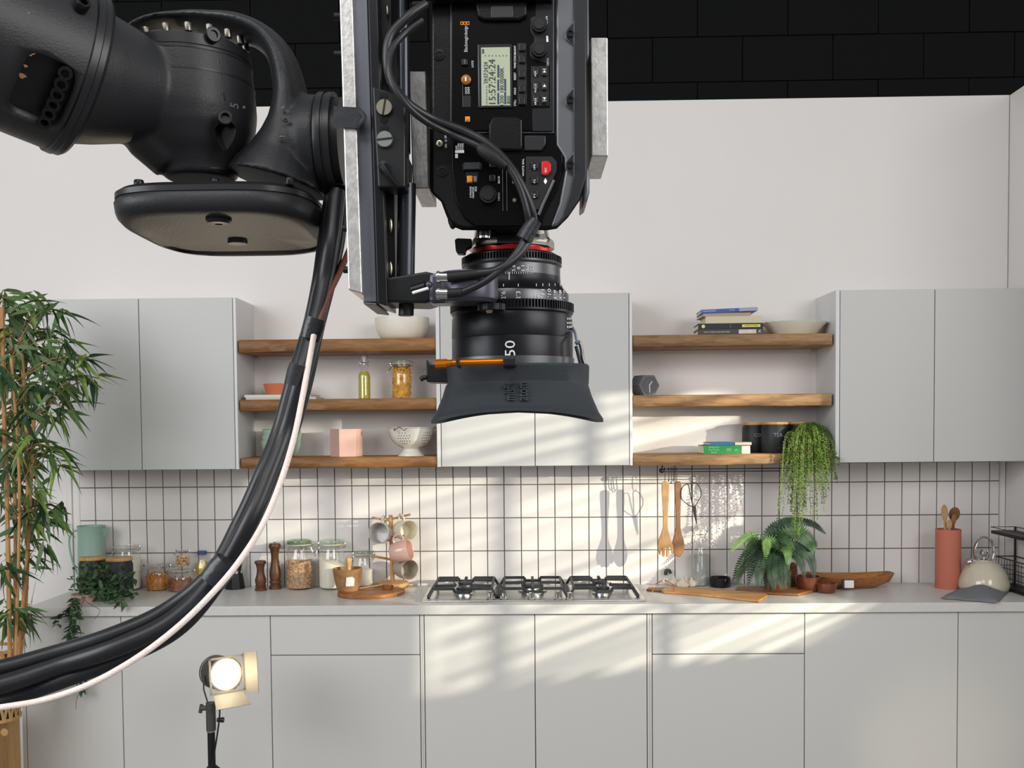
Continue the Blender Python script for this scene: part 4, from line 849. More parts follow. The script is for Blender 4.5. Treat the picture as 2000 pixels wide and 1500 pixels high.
for k in range(26):
    a = rb.choice([q for q in cpts if at(0, 1260, -.8).z < q.z < at(0, 900, -.8).z]); b = a+V((rb.uniform(-.06, .10), rb.uniform(-.05, .05), rb.uniform(.08, .2))); tw.tube([a, (a+b)/2+V((.01, 0, 0)), b], [.0014, .0011, .0006], 4)
bgf = MB()
for k in range(430):
    px, py = rb.choice(cl[:46]); px *= rb.uniform(.3, 1); py += rb.uniform(-25, 25); y = YB_+rb.uniform(-.06, .16); b = at(px, py, y)
    az = rb.uniform(-.9, .9)+(0 if rb.random() < .6 else PI); el = rb.uniform(-1.4, .1); d = V((math.cos(az)*math.cos(el), math.sin(az)*.5, math.sin(el))).normalized(); L = rb.uniform(.08, .13); sd = d.cross(V((0, -1, rb.uniform(-.6, .6)))).normalized()*L*.085
    dn = V((0, 0, -L*.12)); q = [b, b+d*L*.3+sd*.9+dn*.1, b+d*L*.65+sd*.7+dn*.5, b+d*L+dn*1.3, b+d*L*.65-sd*.7+dn*.5, b+d*L*.3-sd*.9+dn*.1]; bgf.add(q, [(0, 1, 5), (1, 2, 4, 5), (2, 3, 4)])
bgf.build('inner_foliage', G2, bam, ang=180)['kind'] = 'stuff'
tw.build('twigs', mat('twig', (150, 118, 76), .7), bam)['kind'] = 'stuff'
# basket and crate
RAT = mat('rattan', (186, 146, 96), .65, var=.2, vscale=40); yk = -.80; s = sc(yk); bt = thing('woven_basket', 'open-weave rattan basket holding the bamboo plant', 'basket', (cen.x, yk, at(0, 1402, yk).z))
bx_, by_ = cen.x, yk; R0 = (37+12)/s; zt_, zb_ = at(0, 1268, yk).z, at(0, 1400, yk).z
hs = [zb_+(zt_-zb_)*q for q in (0, .26, .5, .76, 1)]
for zz in hs: MB().lathe([(R0-.001, 0), (R0+.003, 0), (R0+.003, .012), (R0-.001, .012)], (bx_, by_, zz-.006), seg=40).build('hoop', RAT, bt)
NB = 22
for j in range(4):
    for i in range(NB*2):
        a0 = (i//2)*2*PI/NB+(j % 2)*PI/NB; a1 = a0+PI/NB*(1 if i % 2 else -1)*.95
        if math.sin((a0+a1)/2) > .3: continue
        p0 = V((bx_+math.cos(a0)*R0, by_+math.sin(a0)*R0, hs[j+1])); p1 = V((bx_+math.cos(a1)*R0, by_+math.sin(a1)*R0, hs[j]))
        MB().tube([p0, (p0+p1)/2+V((math.cos((a0+a1)/2), math.sin((a0+a1)/2), 0))*.002, p1], .006, 6, flat=.0015, up=(math.cos((a0+a1)/2), math.sin((a0+a1)/2), 0)).build('weave_strip', RAT, bt)
MB().lathe([(0, 0), (R0*.92, 0), (R0*.92, (zt_-zb_)*.9), (0, (zt_-zb_)*.9)], (bx_, by_, zb_), seg=24).build('liner', mat('dark_liner', (58, 46, 34), .9), bt)
CR = wood('crate_ply', (150, 110, 62), (186, 146, 92), 1, 'Z', .6)
ct = thing('wooden_crate', 'plain wooden box the rattan basket stands on', 'crate', (bx_-.02, yk, 0)); xr = at(40, 1450, yk+.15).x; zc = zb_-.0045
MB().box((xr-.40, yk-.15, 0), (xr-.018, yk-.132, zc)).build('front_panel', CR, ct, bevel=.001); MB().box((xr-.018, yk-.15, 0), (xr, yk+.15, zc)).build('side_panel', CR, ct, bevel=.001)
MB().box((xr-.40, yk-.15, zc), (xr, yk+.15, zc+.004)).build('lid', CR, ct); MB().box((xr-.40, yk-.15, 0), (xr-.382, yk+.15, zc)).build('side_panel', CR, ct); MB().box((xr-.382, yk+.132, 0), (xr-.018, yk+.15, zc)).build('back_panel', CR, ct)
q = at(9, 1430, yk-.151); MB().lathe([(.011, 0), (.014, .003), (.009, .0035)], (q.x, yk-.150, q.z), (0, -1, 0), 20).build('plug', CR, ct)
# ivy on the worktop, trailing over the edge
ivy = thing('trailing_ivy', 'small-leaved dark green ivy trailing over the worktop edge', 'plant', gz(170, 1172, ZT))
q = gz(160, 1176, ZT); PKB = mat('pink_pot', (205, 170, 158), .5); pk = MB().lathe([(0, 0), (.044, 0), (.052, .032), (.048, .032), (.042, .008), (0, .008)], (0, 0, 0), seg=32).build('ivy_pot', PKB); pk.location = (q.x, q.y+.02, ZT); tag(pk, 'low blush-pink pot under the ivy on the worktop', 'pot'); pc = V((q.x, q.y+.02, ZT+.045))
im = [leaf_mesh(.24, .15, m_, 4, .4, .6) for m_ in (mat('ivy_dark', (40, 64, 42), .5, var=.2, vscale=20), mat('ivy_mid', (66, 96, 60), .5, var=.25, vscale=20))]
vines = [[(160, 1150), (185, 1125), (208, 1108), (210, 1098)], [(160, 1150), (200, 1140), (235, 1120), (262, 1130)], [(165, 1155), (210, 1155), (235, 1165), (245, 1150)], [(165, 1160), (215, 1172), (240, 1178)], [(158, 1150), (165, 1130), (155, 1135), (148, 1140)],
         [(150, 1160), (140, 1178), (130, 1196), (118, 1205), (112, 1222)], [(150, 1165), (142, 1185), (140, 1210), (138, 1240), (133, 1275), (140, 1300), (150, 1330), (148, 1345)], [(160, 1165), (150, 1186), (148, 1215), (146, 1250), (150, 1290), (158, 1320), (160, 1345), (150, 1365), (148, 1385)], [(170, 1160), (158, 1188), (156, 1220), (158, 1250), (152, 1290), (145, 1330)], [(160, 1165), (175, 1180), (195, 1192), (185, 1210)], [(165, 1155), (190, 1165), (205, 1178)], [(160, 1150), (180, 1150), (200, 1125), (225, 1135)], [(165, 1150), (190, 1138), (220, 1145), (250, 1160)]]
ri = random.Random(3); cnt = 0
for vi, vn in enumerate(vines):
    pts = []
    for i, (a, b) in enumerate(vn):
        y = -.30-.05*i if b < 1178 else -.555
        y = max(y, -.56) if b >= 1178 else max(y, -.42); pts.append(at(a, b, y))
    P = bez(pts, 6); MB().tube(P, .0011, 4).build('vine', mat('vine_stem', (70, 70, 44), .6), ivy)
    acc = 0
    for a, b in zip(P, P[1:]):
        acc += (b-a).length
        if acc > (.0085 if b.y < -.5 else .016) and cnt < 298:
            acc = 0
            for k in range(2):
                az = ri.uniform(-PI, PI); d = V((math.cos(az), math.sin(az)*.5-.2, ri.uniform(-.9, .3))); put_leaf(ri.choice(im), b, d, ri.uniform(.028, .042), ivy, ri.uniform(-.8, .8)); cnt += 1
ivf = MB()
for k in range(420):
    px, py = ri.gauss(200, 32), ri.gauss(1142, 17)
    if not (135 < px < 262 and 1098 < py < 1182): continue
    y = -.33+(py-1140)*-.002+ri.uniform(-.05, .05); b = at(px, py, max(-.50, min(-.22, y))); b.z = max(b.z, ZT+.006); d = V((ri.gauss(0, 1), ri.gauss(-.5, .6), ri.gauss(.2, .7))).normalized(); L = ri.uniform(.024, .036); sd = d.cross(V((ri.gauss(0, .4), -1, ri.gauss(0, .6)))).normalized()*L*.26
    ivf.add([b, b+d*L*.45+sd, b+d*L, b+d*L*.45-sd], [(0, 1, 2, 3)])
ivf.build('inner_foliage', MATS['ivy_mid'], ivy, ang=180)['kind'] = 'stuff'
# fern
fp, s = spot(1516, 1158, 30); fern = thing('potted_fern', 'bushy dark green fern in a terracotta pot below the rail', 'plant', fp)
MB().lathe([(0, 0), (.046, 0), (.06, .07), (.064, .07), (.064, .088), (.058, .088), (.056, .072), (0, .07)], fp, seg=32).build('pot', mat('fern_pot', (112, 62, 44), .75), fern)
fm = [mat('fern_mid', (62, 90, 56), .5, var=.25, vscale=30), mat('fern_dark', (38, 62, 42), .5, var=.25, vscale=30), mat('fern_light', (98, 130, 74), .5, var=.2, vscale=30)]
rf = random.Random(9)
def frond(pts, m_, wid=.030):
    P = bez(pts, 10); mb = MB(); n = len(P); mb.tube(P, [.0013]*n, 4); up = V((0, -1, .4)).normalized()
    for i in range(2, n):
        t = (P[i]-P[i-1]).normalized(); sd = t.cross(up).normalized(); u = i/(n-1); L = wid*math.sin(PI*min(1, .12+u*.86))**.8+.003
        for sg in (-1, 1):
            d = (sd*sg+t*.35-V((0, 0, .18))).normalized(); w2 = t*min(.0052, L*.3); b = P[i]
            mb.add([b-w2*.6, b+d*L*.5-w2, b+d*L, b+d*L*.5+w2, b+w2*.6], [(0, 1, 2, 3, 4)])
    mb.build('frond', m_, fern, ang=180)
b0 = fp+V((0, 0, .09)); yb = fp.y
for pts, m_, w_ in (([(1480, 1050, .02), (1452, 1052, -.02), (1425, 1080, -.04)], 2, .022), ([(1490, 1070, 0), (1455, 1090, -.05), (1432, 1132, -.09)], 1, .030), ([(1495, 1075, -.05), (1472, 1095, -.12), (1462, 1142, -.16)], 1, .032), ([(1505, 1075, -.06), (1492, 1100, -.14), (1500, 1150, -.18)], 1, .034), ([(1512, 1080, -.08), (1515, 1105, -.15), (1528, 1150, -.19)], 0, .034), ([(1520, 1085, -.07), (1532, 1110, -.12), (1542, 1148, -.17)], 1, .030), ([(1520, 1035, -.0), (1545, 1020, -.02), (1585, 1022, -.03), (1612, 1042, -.03)], 1, .024), ([(1530, 1048, -.02), (1560, 1040, -.04), (1583, 1060, -.06), (1588, 1075, -.08)], 0, .040), ([(1535, 1065, -.03), (1565, 1072, -.06), (1585, 1095, -.08), (1590, 1128, -.10)], 1, .030), ([(1508, 1060, -.05), (1498, 1062, -.10), (1496, 1092, -.14)], 2, .026), ([(1525, 1070, -.05), (1538, 1075, -.12), (1538, 1102, -.15)], 2, .026), ([(1500, 1050, .01), (1520, 1035, .0), (1540, 1040, -.02)], 1, .028), ([(1500, 1080, -.03), (1475, 1075, -.06), (1448, 1110, -.10), (1440, 1140, -.12)], 0, .028), ([(1515, 1075, -.04), (1525, 1095, -.13), (1515, 1140, -.18)], 0, .032), ([(1530, 1075, -.02), (1560, 1090, -.08), (1572, 1128, -.1)], 1, .028), ([(1490, 1060, 0), (1470, 1062, -.04), (1450, 1085, -.07)], 0, .028), ([(1500, 1078, -.09), (1485, 1105, -.17), (1480, 1146, -.20)], 1, .034), ([(1512, 1080, -.10), (1508, 1112, -.18), (1512, 1152, -.21)], 1, .034), ([(1522, 1080, -.09), (1530, 1108, -.16), (1532, 1152, -.19)], 1, .032), ([(1500, 1062, -.02), (1478, 1080, -.10), (1452, 1120, -.14)], 1, .030), ([(1515, 1055, 0), (1530, 1050, -.05), (1552, 1075, -.09)], 0, .030), ([(1505, 1040, .02), (1530, 1020, 0), (1560, 1016, 0), (1585, 1020, -.02)], 0, .02)):
    frond([b0, *[at(a, b, yb+c if yb+c < -.03 else -.03) for a, b, c in pts]], fm[m_], w_)
# trailing succulent on the shelf
z = shelves['R3'][0]; tc = at(1578, 880, -.18); tp = thing('trailing_plant', 'bright green trailing plant spilling over the lowest right shelf', 'plant', (tc.x, -.18, z))
MB().lathe([(0, 0), (.05, 0), (.058, .08), (.054, .08), (.05, .07), (0, .07)], (tc.x, -.19, z), seg=28).build('pot', mat('clay_pot', (150, 104, 74), .8), tp)
rt = random.Random(21); fol = MB(); stem = MB()
def sprig(b, d, L):
    w_ = V(d).orthogonal().normalized()*L*.35; fol.add([b, b+d*L*.5+w_, b+d*L, b+d*L*.5-w_], [(0, 1, 2, 3)])
tips = [(1535,905),(1542,930),(1548,955),(1550,985),(1545,1000),(1528,1010),(1518,1022),(1556,1010),(1562,1035),(1560,1050),(1566,1020),(1572,985),(1580,950),(1590,930),(1600,960),(1606,985),(1610,1000),(1597,1016),(1588,1020),(1618,940),(1625,925),(1632,938),(1636,944),(1614,975),(1575,930),(1552,1060),(1545,1075),(1568,1000),(1584,900),(1540,960),(1558,930),(1604,920),(1596,905),(1565,960),(1550,1030),(1538,985),(1612,930),(1530,940),(1620,960),(1575,1005)]
for px, py in tips+[(x+rt.uniform(-8, 8), y-rt.uniform(5, 45)) for x, y in tips]:
    y = rt.uniform(-.31, -.29); px0 = 1578+(px-1578)*.75
    P = bez([(tc.x, -.19, z+.09), at((px0+1578)/2, rt.uniform(828, 845), rt.uniform(-.26, -.16)), at(px0, rt.uniform(850, 872), y), at((px0+px)/2, max(890, (py+870)/2), y-.008), at(px, max(py, 895), y-.008)], 9)
    stem.tube(P, .0009, 3)
    for i, (a, b) in enumerate(zip(P, P[1:])):
        nn = 3
        for k in range(nn): d = V((rt.gauss(0, 1), rt.gauss(0, .7), rt.gauss(-.2, .6))).normalized(); sprig(a+(b-a)*(k/nn), d, rt.uniform(.006, .011))
for k in range(2600):
    a = rt.uniform(0, 2*PI); e = rt.uniform(-.2, 1); cx_ = V((tc.x+math.cos(a)*.088*math.sqrt(1-max(e, 0)**2)*rt.uniform(.75, 1), -.20+math.sin(a)*.085*math.sqrt(1-max(e, 0)**2), z+.052+e*.075*rt.uniform(.8, 1.05)))
    if cx_.y > -.05: continue
    d = V((rt.gauss(0, 1), rt.gauss(-.3, .8), rt.gauss(.1, .8))).normalized(); sprig(cx_, d, rt.uniform(.008, .013))
fol.build('foliage', mat('succulent_green', (86, 116, 48), .5, var=.35, vscale=30), tp, ang=180)['kind'] = 'stuff'; stem.build('stems', mat('succulent_stem', (110, 120, 60), .6), tp)['kind'] = 'stuff'

#@@LAMP
# ------------------------------------------------------------------ lit studio lamp on its stand
YL = -1.0; s = sc(YL); k = 1/s; lc = at(442, 1317, YL); ax = V((.60, -.79, .10)).normalized(); lb = at(414, 1500, YL)
lamp = thing('studio_lamp', 'lit tungsten studio lamp on a black stand before the cabinets', 'lamp', (lb.x, YL, 0))
HS = mat('lamp_housing', (96, 90, 84), .5); HB = mat('lamp_bracket', (70, 68, 66), .5)
R = 32*k
MB().lathe([(0, -.150), (R*.5, -.148), (R*.85, -.128), (R*.98, -.10), (R*.98, -.02), (R*1.08, -.018), (R*1.08, 0), (R*.97, .0), (R*.95, -.012), (0, -.014)], lc, ax, 36).build('housing', HS, lamp)
MB().lathe([(0, .012), (R*.5, .008), (R*.9, -.006), (R*.93, -.010), (0, -.011)], lc, ax, 36).build('lens', mat('lamp_glow', (255, 240, 210), .3, emit=(255, 226, 170), estr=14), lamp)
for q in range(5): MB().lathe([(R*.99, 0), (R*1.05, 0), (R*1.05, .004), (R*.99, .004)], lc-ax*(.04+.018*q), ax, 30).build('cooling_fin', HS, lamp)
sx_ = ax.cross(V((0, 0, 1))).normalized()*-1; ux = ax.cross(sx_); ux = ux if ux.z > 0 else -ux
def bd_(o_, a, b, h_, mt, nm):
    P = [o_+a*b[0]+ux*h_[0], o_+a*b[1]+ux*h_[0], o_+a*b[1]+ux*h_[1], o_+a*b[0]+ux*h_[1]]
    return MB().poly(P, [p+ax*.002 for p in P]).build(nm, mt, lamp)
DOOR = mat('barn_door', (120, 116, 108), .5)
f0 = lc+ax*.006; w_ = R*1.12
for a, b in ((-w_, -w_+.008), (w_-.008, w_)):
    bd_(f0, sx_, (a, b), (-w_, w_), DOOR, 'filter_frame'); bd_(f0, sx_, (-w_, w_), (a, b), DOOR, 'filter_frame')
P = [f0+sx_*w_+ux*-w_*1.1, f0+sx_*w_+ux*w_*1.1, f0+sx_*(w_+.03)+ax*.05+ux*w_*1.15, f0+sx_*(w_+.03)+ax*.05-ux*w_*1.15]; MB().poly(P, [p+sx_*.0015 for p in P]).build('barn_door', DOOR, lamp)
P = [f0-ux*w_-sx_*w_*.8, f0-ux*w_+sx_*w_*.8, f0-ux*(w_+.045)+ax*.05+sx_*w_*1.0, f0-ux*(w_+.045)+ax*.05-sx_*w_*1.0]; MB().poly(P, [p-ux*.0015 for p in P]).build('barn_door', DOOR, lamp)
a_ = lc-ax*.055; pv = at(416, 1384, YL)
for sg in (-1, 1): MB().tube([a_+sx_*sg*(R+.006), a_+sx_*sg*(R+.008)-ux*.05, V((pv.x, pv.y, pv.z))+sx_*sg*.012], .009, 4, flat=.003, up=tuple(sx_)).build('yoke', HB, lamp)
MB().cyl(at(394, 1383, YL), at(420, 1383, YL), .009, seg=12).build('tilt_handle', HB, lamp); MB().tube([at(394, 1376, YL), at(391, 1392, YL)], .007, 8).build('tilt_lever', HB, lamp)
MB().cyl((lb.x, YL, at(414, 1426, YL).z), (lb.x, YL, at(414, 1372, YL).z), 9.5*k, seg=20).build('spigot', HB, lamp, bevel=.001)
MB().lathe([(0, 0), (9*k, 0), (9*k, 3*k), (0, 3*k)], (lb.x, YL, at(414, 1429, YL).z), seg=20).build('collar', CHROME, lamp)
MB().cyl((lb.x, YL, .5*.5), (lb.x, YL, at(414, 1428, YL).z), 7.5*k, seg=16).build('pole', BLACKM, lamp)
MB().cyl(at(424, 1406, YL), at(437, 1406, YL), 4*k, 5.5*k, 12).build('knob', BLACKM, lamp)
MB().tube(bez([at(428, 1372, YL-.02), at(429, 1395, YL-.03), at(425, 1430, YL-.03), at(420, 1462, YL-.025), at(414, 1500, YL-.02), at(411, 1560, YL-.02)], 6), 1.7*k, 8).build('power_cable', BLACKR, lamp)
for i in range(3):
    a = i*2*PI/3+.4; MB().tube([(lb.x, YL, .42), (lb.x+math.cos(a)*.42, YL+math.sin(a)*.42, .012)], .010, 8).build('leg', BLACKM, lamp)
l = light('lamp_beam', 'SPOT', lc+ax*.03, lc+ax*1+V((0, 0, .55)), 5.5, (1, .84, .60), spot_size=2.4, spot_blend=1, shadow_soft_size=.04); l.parent = lamp; l.matrix_parent_inverse = Matrix.Translation(-lamp.location)
l = light('lamp_spill', 'POINT', lc+ax*.06, lc, 1.0, (1, .84, .60), shadow_soft_size=.03); l.parent = lamp; l.matrix_parent_inverse = Matrix.Translation(-lamp.location)
#@@ROBOT
# ------------------------------------------------------------------ robot arm (hangs in from the left, about a metre from the viewer)
YW = -3.60; SW = sc(YW)
def W(px, py, dy=0): return at(px, py, YW+dy)
def pxm(p): return p/SW
ROB = mat('robot_black', (40, 41, 44), .44, bump=.14, bscale=500, spec=.5); ROB2 = mat('robot_ring', (34, 35, 38), .36, spec=.5)
BOLT = mat('bolt_black', (34, 34, 36), .32, .5); COP = mat('worn_copper', (196, 140, 104), .45, .6); GREYP = mat('print_faint', (120, 128, 130), .7)
arm = thing('industrial_robot', 'black industrial robot arm reaching in from the upper left', 'robot', W(300, 60))
def bolt(c, ax, r, h, parent, mt=None):
    ax = V(ax).normalized(); c = V(c)
    return MB().lathe([(r*.95, 0), (r, h*.1), (r, h*.85), (r*.9, h), (r*.55, h), (r*.5, h*.45), (0, h*.45)], c, ax, 18).build('bolt', mt or BOLT, parent)
# forearm tube: axis runs right, slightly down and toward the viewer
fa = V((.74, .64, -.23)).normalized(); fe = W(122, 133, -.08); RF = .0755
shell = MB().lathe([(RF*.93, -.36), (RF*.96, -.20), (RF*.975, -.055), (RF*.985, -.03), (RF*.99, .004)], fe, fa, 64).build('forearm_shell', ROB, arm)
o = MB().lathe([(RF*.99, .003), (RF*1.02, .004), (RF*1.025, .010), (RF*1.01, .011), (RF*1.01, .016), (RF*.98, .019), (0, .020)], fe, fa, 72).build('forearm_flange', ROB2, arm)
# recess window with bolts in the forearm
side = fa.cross(V((0, 0, 1))).normalized(); side = side if side.y < 0 else -side; upv = side.cross(fa); upv = upv if upv.z > 0 else -upv
def on_tube(t, ang, r): return fe+fa*t+(side*math.cos(ang)+upv*math.sin(ang))*r
rec = MB(); ring_o, ring_i = [], []
for i in range(40):
    a = 2*PI*i/40; cu_, sn_ = math.copysign(abs(math.cos(a))**.45, math.cos(a)), math.copysign(abs(math.sin(a))**.45, math.sin(a))
    ring_o.append((-.023+.0215*cu_, -.74+.42*sn_))
cut = MB().rings([[on_tube(t, a, RF*.86) for t, a in ring_o], [on_tube(t, a, RF*1.15) for t, a in ring_o]]).build('cut', ROB, arm)
bo = shell.modifiers.new('cut', 'BOOLEAN'); bo.object = cut; bo.operation = 'DIFFERENCE'; bo.solver = 'EXACT'; bpy.context.view_layer.update()
shell.data = bpy.data.meshes.new_from_object(shell.evaluated_get(bpy.context.evaluated_depsgraph_get())); shell.modifiers.clear(); bpy.data.objects.remove(cut); mat('recess_black', (16, 16, 18), .4)
MB().rings([[on_tube(t, a, RF*.862) for t, a in ring_o], [on_tube(-.023+(t+.023)*.985, a, RF*.875) for t, a in ring_o]]).build('recess_floor', MATS['recess_black'], arm)
for k in range(6):
    a = -.42-.125*k; c = on_tube(-.010, a, RF*.90); n = (side*math.cos(a)+upv*math.sin(a)); bolt(c, (n+fa*-.25), .0062, .012, arm)
for a in (.40, .54, .70): bolt(on_tube(-.012, a, RF*.98), (side*math.cos(a)+upv*math.sin(a)), .0062, .010, arm)
def topx(p): q = p-CAM; w_ = q.dot(_f); return PPX+FPX*q.dot(_r)/w_, PPY+FPX*q.dot(_d)/w_
grid = [(t_*-.003, a_*.04, topx(on_tube(t_*-.003, a_*.04, RF*.977))) for t_ in range(0, 60) for a_ in range(-35, 36)]
for mx_, my_, r_ in ((57, 91, .0045), (58, 105, .0050), (52, 129, .0022), (42, 150, .0042), (66, 30, .0035), (155, 60, .003), (158, 86, .0035)):
    t_, a_, _q = min(grid, key=lambda g_: (g_[2][0]-mx_)**2+(g_[2][1]-my_)**2)
    R = [on_tube(t_+math.cos(q)*r_*(.7+.3*math.sin(3*q)), a_+math.sin(q)*r_/RF*.55, RF*.9765) for q in [2*PI*i/12 for i in range(12)]]
    MB().add(R, [tuple(range(12))]).build('worn_patch', COP, arm)
# wrist casting: cone from the flange into an upright drum, blended into one surface
dax = (W(362, 75)-W(392, 330)).normalized(); dc = W(372, 178)
mb = MB()
mb.lathe([(RF*.86, 0), (RF*.80, .025), (RF*.68, .06), (RF*.56, .10), (RF*.36, .14)], fe+fa*.008, (W(372, 200)-fe).normalized(), 40)
o1 = mb.v; R = pxm(122)
mb.lathe([(R*.97, .030), (R, .024), (R, -.01), (R*.99, -.025), (R*.93, -.042), (R*.80, -.058), (R*.66, -.070), (R*.58, -.080), (R*.55, -.088)], dc, dax, 48)
mb.tube([W(250, 200, -.01), W(300, 262, -.02), W(345, 300, -.01)], [.026, .03, .03], 14)
o = mb.build('wrist_casting', ROB, arm); remesh(o, .0022, 10)
ra = [(R*.985, .030), (R*1.005, .030), (R*1.005, .036), (R*.985, .036)]
for h0, h1 in ((.002, .004), (.022, .0245)): MB().lathe([(R*.99, h0), (R*1.006, h0), (R*1.006, h1), (R*.99, h1)], dc, dax, 56).build('seam_ring', ROB2, arm)
MB().lathe([(0, .026), (R*1.0, .026), (R*1.0, .036), (R*.93, .039), (R*.9, .037), (0, .035)], dc, dax, 56).build('drum_cap', ROB2, arm)
for k in range(18):
    a = 2*PI*k/18+.1; u_ = dax.orthogonal().normalized(); v_ = dax.cross(u_); bolt(dc+dax*.036+(u_*math.cos(a)+v_*math.sin(a))*R*.93, dax, .0036, .008, arm, mat('bolt_steel', (120, 116, 110), .35, 1))
q = W(445, 106); bolt(V((q.x, YW-math.sqrt(max(R*R-(q.x-dc.x)**2, 0))-.0, q.z)), V(((q.x-dc.x)/R, -.8, 0)), .0072, .0035, arm)
# neck collar below the drum
nk = W(396, 335); MB().lathe([(pxm(62), -.006), (pxm(66), -.004), (pxm(66), .004), (pxm(72), .008), (pxm(74), .016), (pxm(68), .019), (0, .02)], nk, dax, 44).build('neck_collar', ROB2, arm)
# rounded cover slab below
cx, ct_, cb_ = W(439, 350).x, at(439, 352, YW-.09).z, at(439, 404, YW-.09).z
def stad(w_, d_, z, dy=0, n=72, e=.55, sl=0):
    return [V((cx+math.copysign(abs(math.cos(2*PI*i/n))**e, math.cos(2*PI*i/n))*w_, YW+.015+dy+math.copysign(abs(math.sin(2*PI*i/n))**e, math.sin(2*PI*i/n))*d_, z-sl*(math.sin(2*PI*i/n)+1)/2)) for i in range(n)]
WD, DD = pxm(188), .104; H = ct_-cb_
MB().rings([stad(WD*.955, DD*.94, ct_+.001), stad(WD, DD, ct_-.003), stad(WD*1.0, DD, ct_-.0075), stad(WD*1.0, DD, ct_-.0080)]).build('cover_lip', ROB2, arm, ang=50)
MB().rings([stad(WD*.99, DD*.99, ct_-.0082), stad(WD*1.01, DD*1.01, ct_-H*.5), stad(WD*1.0, DD, ct_-H*.85), stad(WD*.985, DD*.975, ct_-H*1.0, sl=.004), stad(WD*.95, DD*.93, ct_-H*1.10, sl=.008), stad(WD*.88, DD*.82, ct_-H*1.14, sl=.010), stad(WD*.85, DD*.55, ct_-H*1.17, .022, sl=.009), stad(WD*.8, DD*.25, ct_-H*1.2, .05, sl=.006)]).build('wrist_cover', ROB, arm, ang=40)
for px, py in ((268, 350), (417, 345), (564, 349)): q = at(px, py, YW-.070); MB().lathe([(.0042, 0), (.0046, .001), (.0046, .006), (.004, .007), (0, .007)], (q.x, YW-.066, ct_), seg=16).build('bolt', BOLT, arm)
q = at(424, 430, YW-.06); MB().lathe([(.0015, 0), (.0118, 0), (.0122, -.003), (.010, -.0055), (.004, -.006), (.0035, -.004), (0, -.004)], (q.x, YW-.055, cb_-.0028), (0, 0, 1), 28).build('cover_plug', ROB2, arm)
q = at(459, 478, YW+.04); MB().lathe([(0, -.002), (.010, -.002), (.0105, .004), (0, .004)], (q.x, YW+.050, ct_-H*1.2-.002), (0, 0, 1), 24).build('cover_plug', ROB2, arm)
# fork: from the cover up to the tool flange and as a hoop back over the drum
mb = MB()
mb.tube([W(542, 360), W(548, 335), W(556, 305), W(564, 272), W(569, 240), W(570, 205), W(568, 170)], [pxm(96), pxm(86), pxm(66), pxm(52), pxm(42), pxm(34), pxm(28)], 28, flat=[.062, .056, .048, .043, .040, .038, .036], up=(0, 1, 0))
mb.tube(bez([W(572, 230), W(568, 190), W(562, 150), W(549, 112), W(524, 82), W(488, 62), W(440, 54, .01), W(380, 50, .02), W(320, 54, .02), W(280, 70, .02), W(254, 100, .02)], 5), [pxm(34-24*i/40) if i < 40 else pxm(10) for i in range(51)], 20, flat=[.036]*51, up=(0, 1, 0))
mb.lathe([(pxm(60), -.045), (pxm(80), -.034), (pxm(90), -.016), (pxm(90), -.002)], W(632, 280), (1, 0, 0), 44)
o = mb.build('wrist_fork', ROB, arm); remesh(o, .0022, 8)
fo = W(630, 280)
MB().lathe([(pxm(93), -.001), (pxm(95), .001), (pxm(95), .006), (pxm(92), .0065), (pxm(92), .0085), (pxm(94), .009), (pxm(94), .0145), (0, .015)], fo, (1, 0, 0), 56).build('tool_flange', ROB2, arm)
MB().lathe([(0, .014), (pxm(84), .014), (pxm(84), .022), (0, .022)], fo, (1, 0, 0), 48).build('mounting_disc', BLACKM, arm)
bolt(at(621, 237, YW-.035), (.1, -1, .3), .0042, .003, arm)
# raised and painted marks
X1 = V((.2, 0, 1)).normalized()
def mark(s, px, py, h, rot, mt, dy=-.058, n=(0, -1, 0)):
    return text(s, h/SW/.7, W(px, py, dy), (math.sin(rot), 0, math.cos(rot)), n, mt, arm, depth=.0012)
mark('5', 458, 207, 15, .12, ROB2, -.0675, (.55, -1, 0)); mark('I', 439, 190, 16, 1.3, ROB2, -.066, (.55, -1, 0)); mark('+', 477, 210, 8, .1, GREYP, -.060, (.8, -1, 0)); mark('6', 556, 235, 13, .1, ROB2, -.047); mark('+', 554, 211, 10, .1, GREYP, -.044); mark('I', 553, 267, 11, .0, GREYP, -.0495)
mark('+', 231, 125, 10, .2, GREYP, -.060, (.5, -1, .2)); mark('+', 228, 97, 8, .2, GREYP, -.054, (.5, -1, .3)); mark('I', 226, 154, 15, .1, GREYP, -.0615, (.5, -1, 0))
# elongated pocket with a screw on the drum
q = W(440, 248, -.0555); MB().rings([[q+V((math.cos(a)*pxm(21)*(1-.3*(math.sin(a) < 0)*abs(math.sin(a))), -.004*math.cos(a), math.sin(a)*pxm(38 if math.sin(a) < 0 else 16)-pxm(6)))+V((0, -.001, 0)) for a in [2*PI*i/28 for i in range(28)]], [q+V((math.cos(a)*pxm(18)*(1-.3*(math.sin(a) < 0)*abs(math.sin(a))), -.004*math.cos(a)+.006, math.sin(a)*pxm(33 if math.sin(a) < 0 else 14)-pxm(6))) for a in [2*PI*i/28 for i in range(28)]]], cap0=False).build('pocket', MATS['recess_black'], arm)
bolt(W(440, 234, -.054), (.3, -1, .2), .0075, .006, arm)

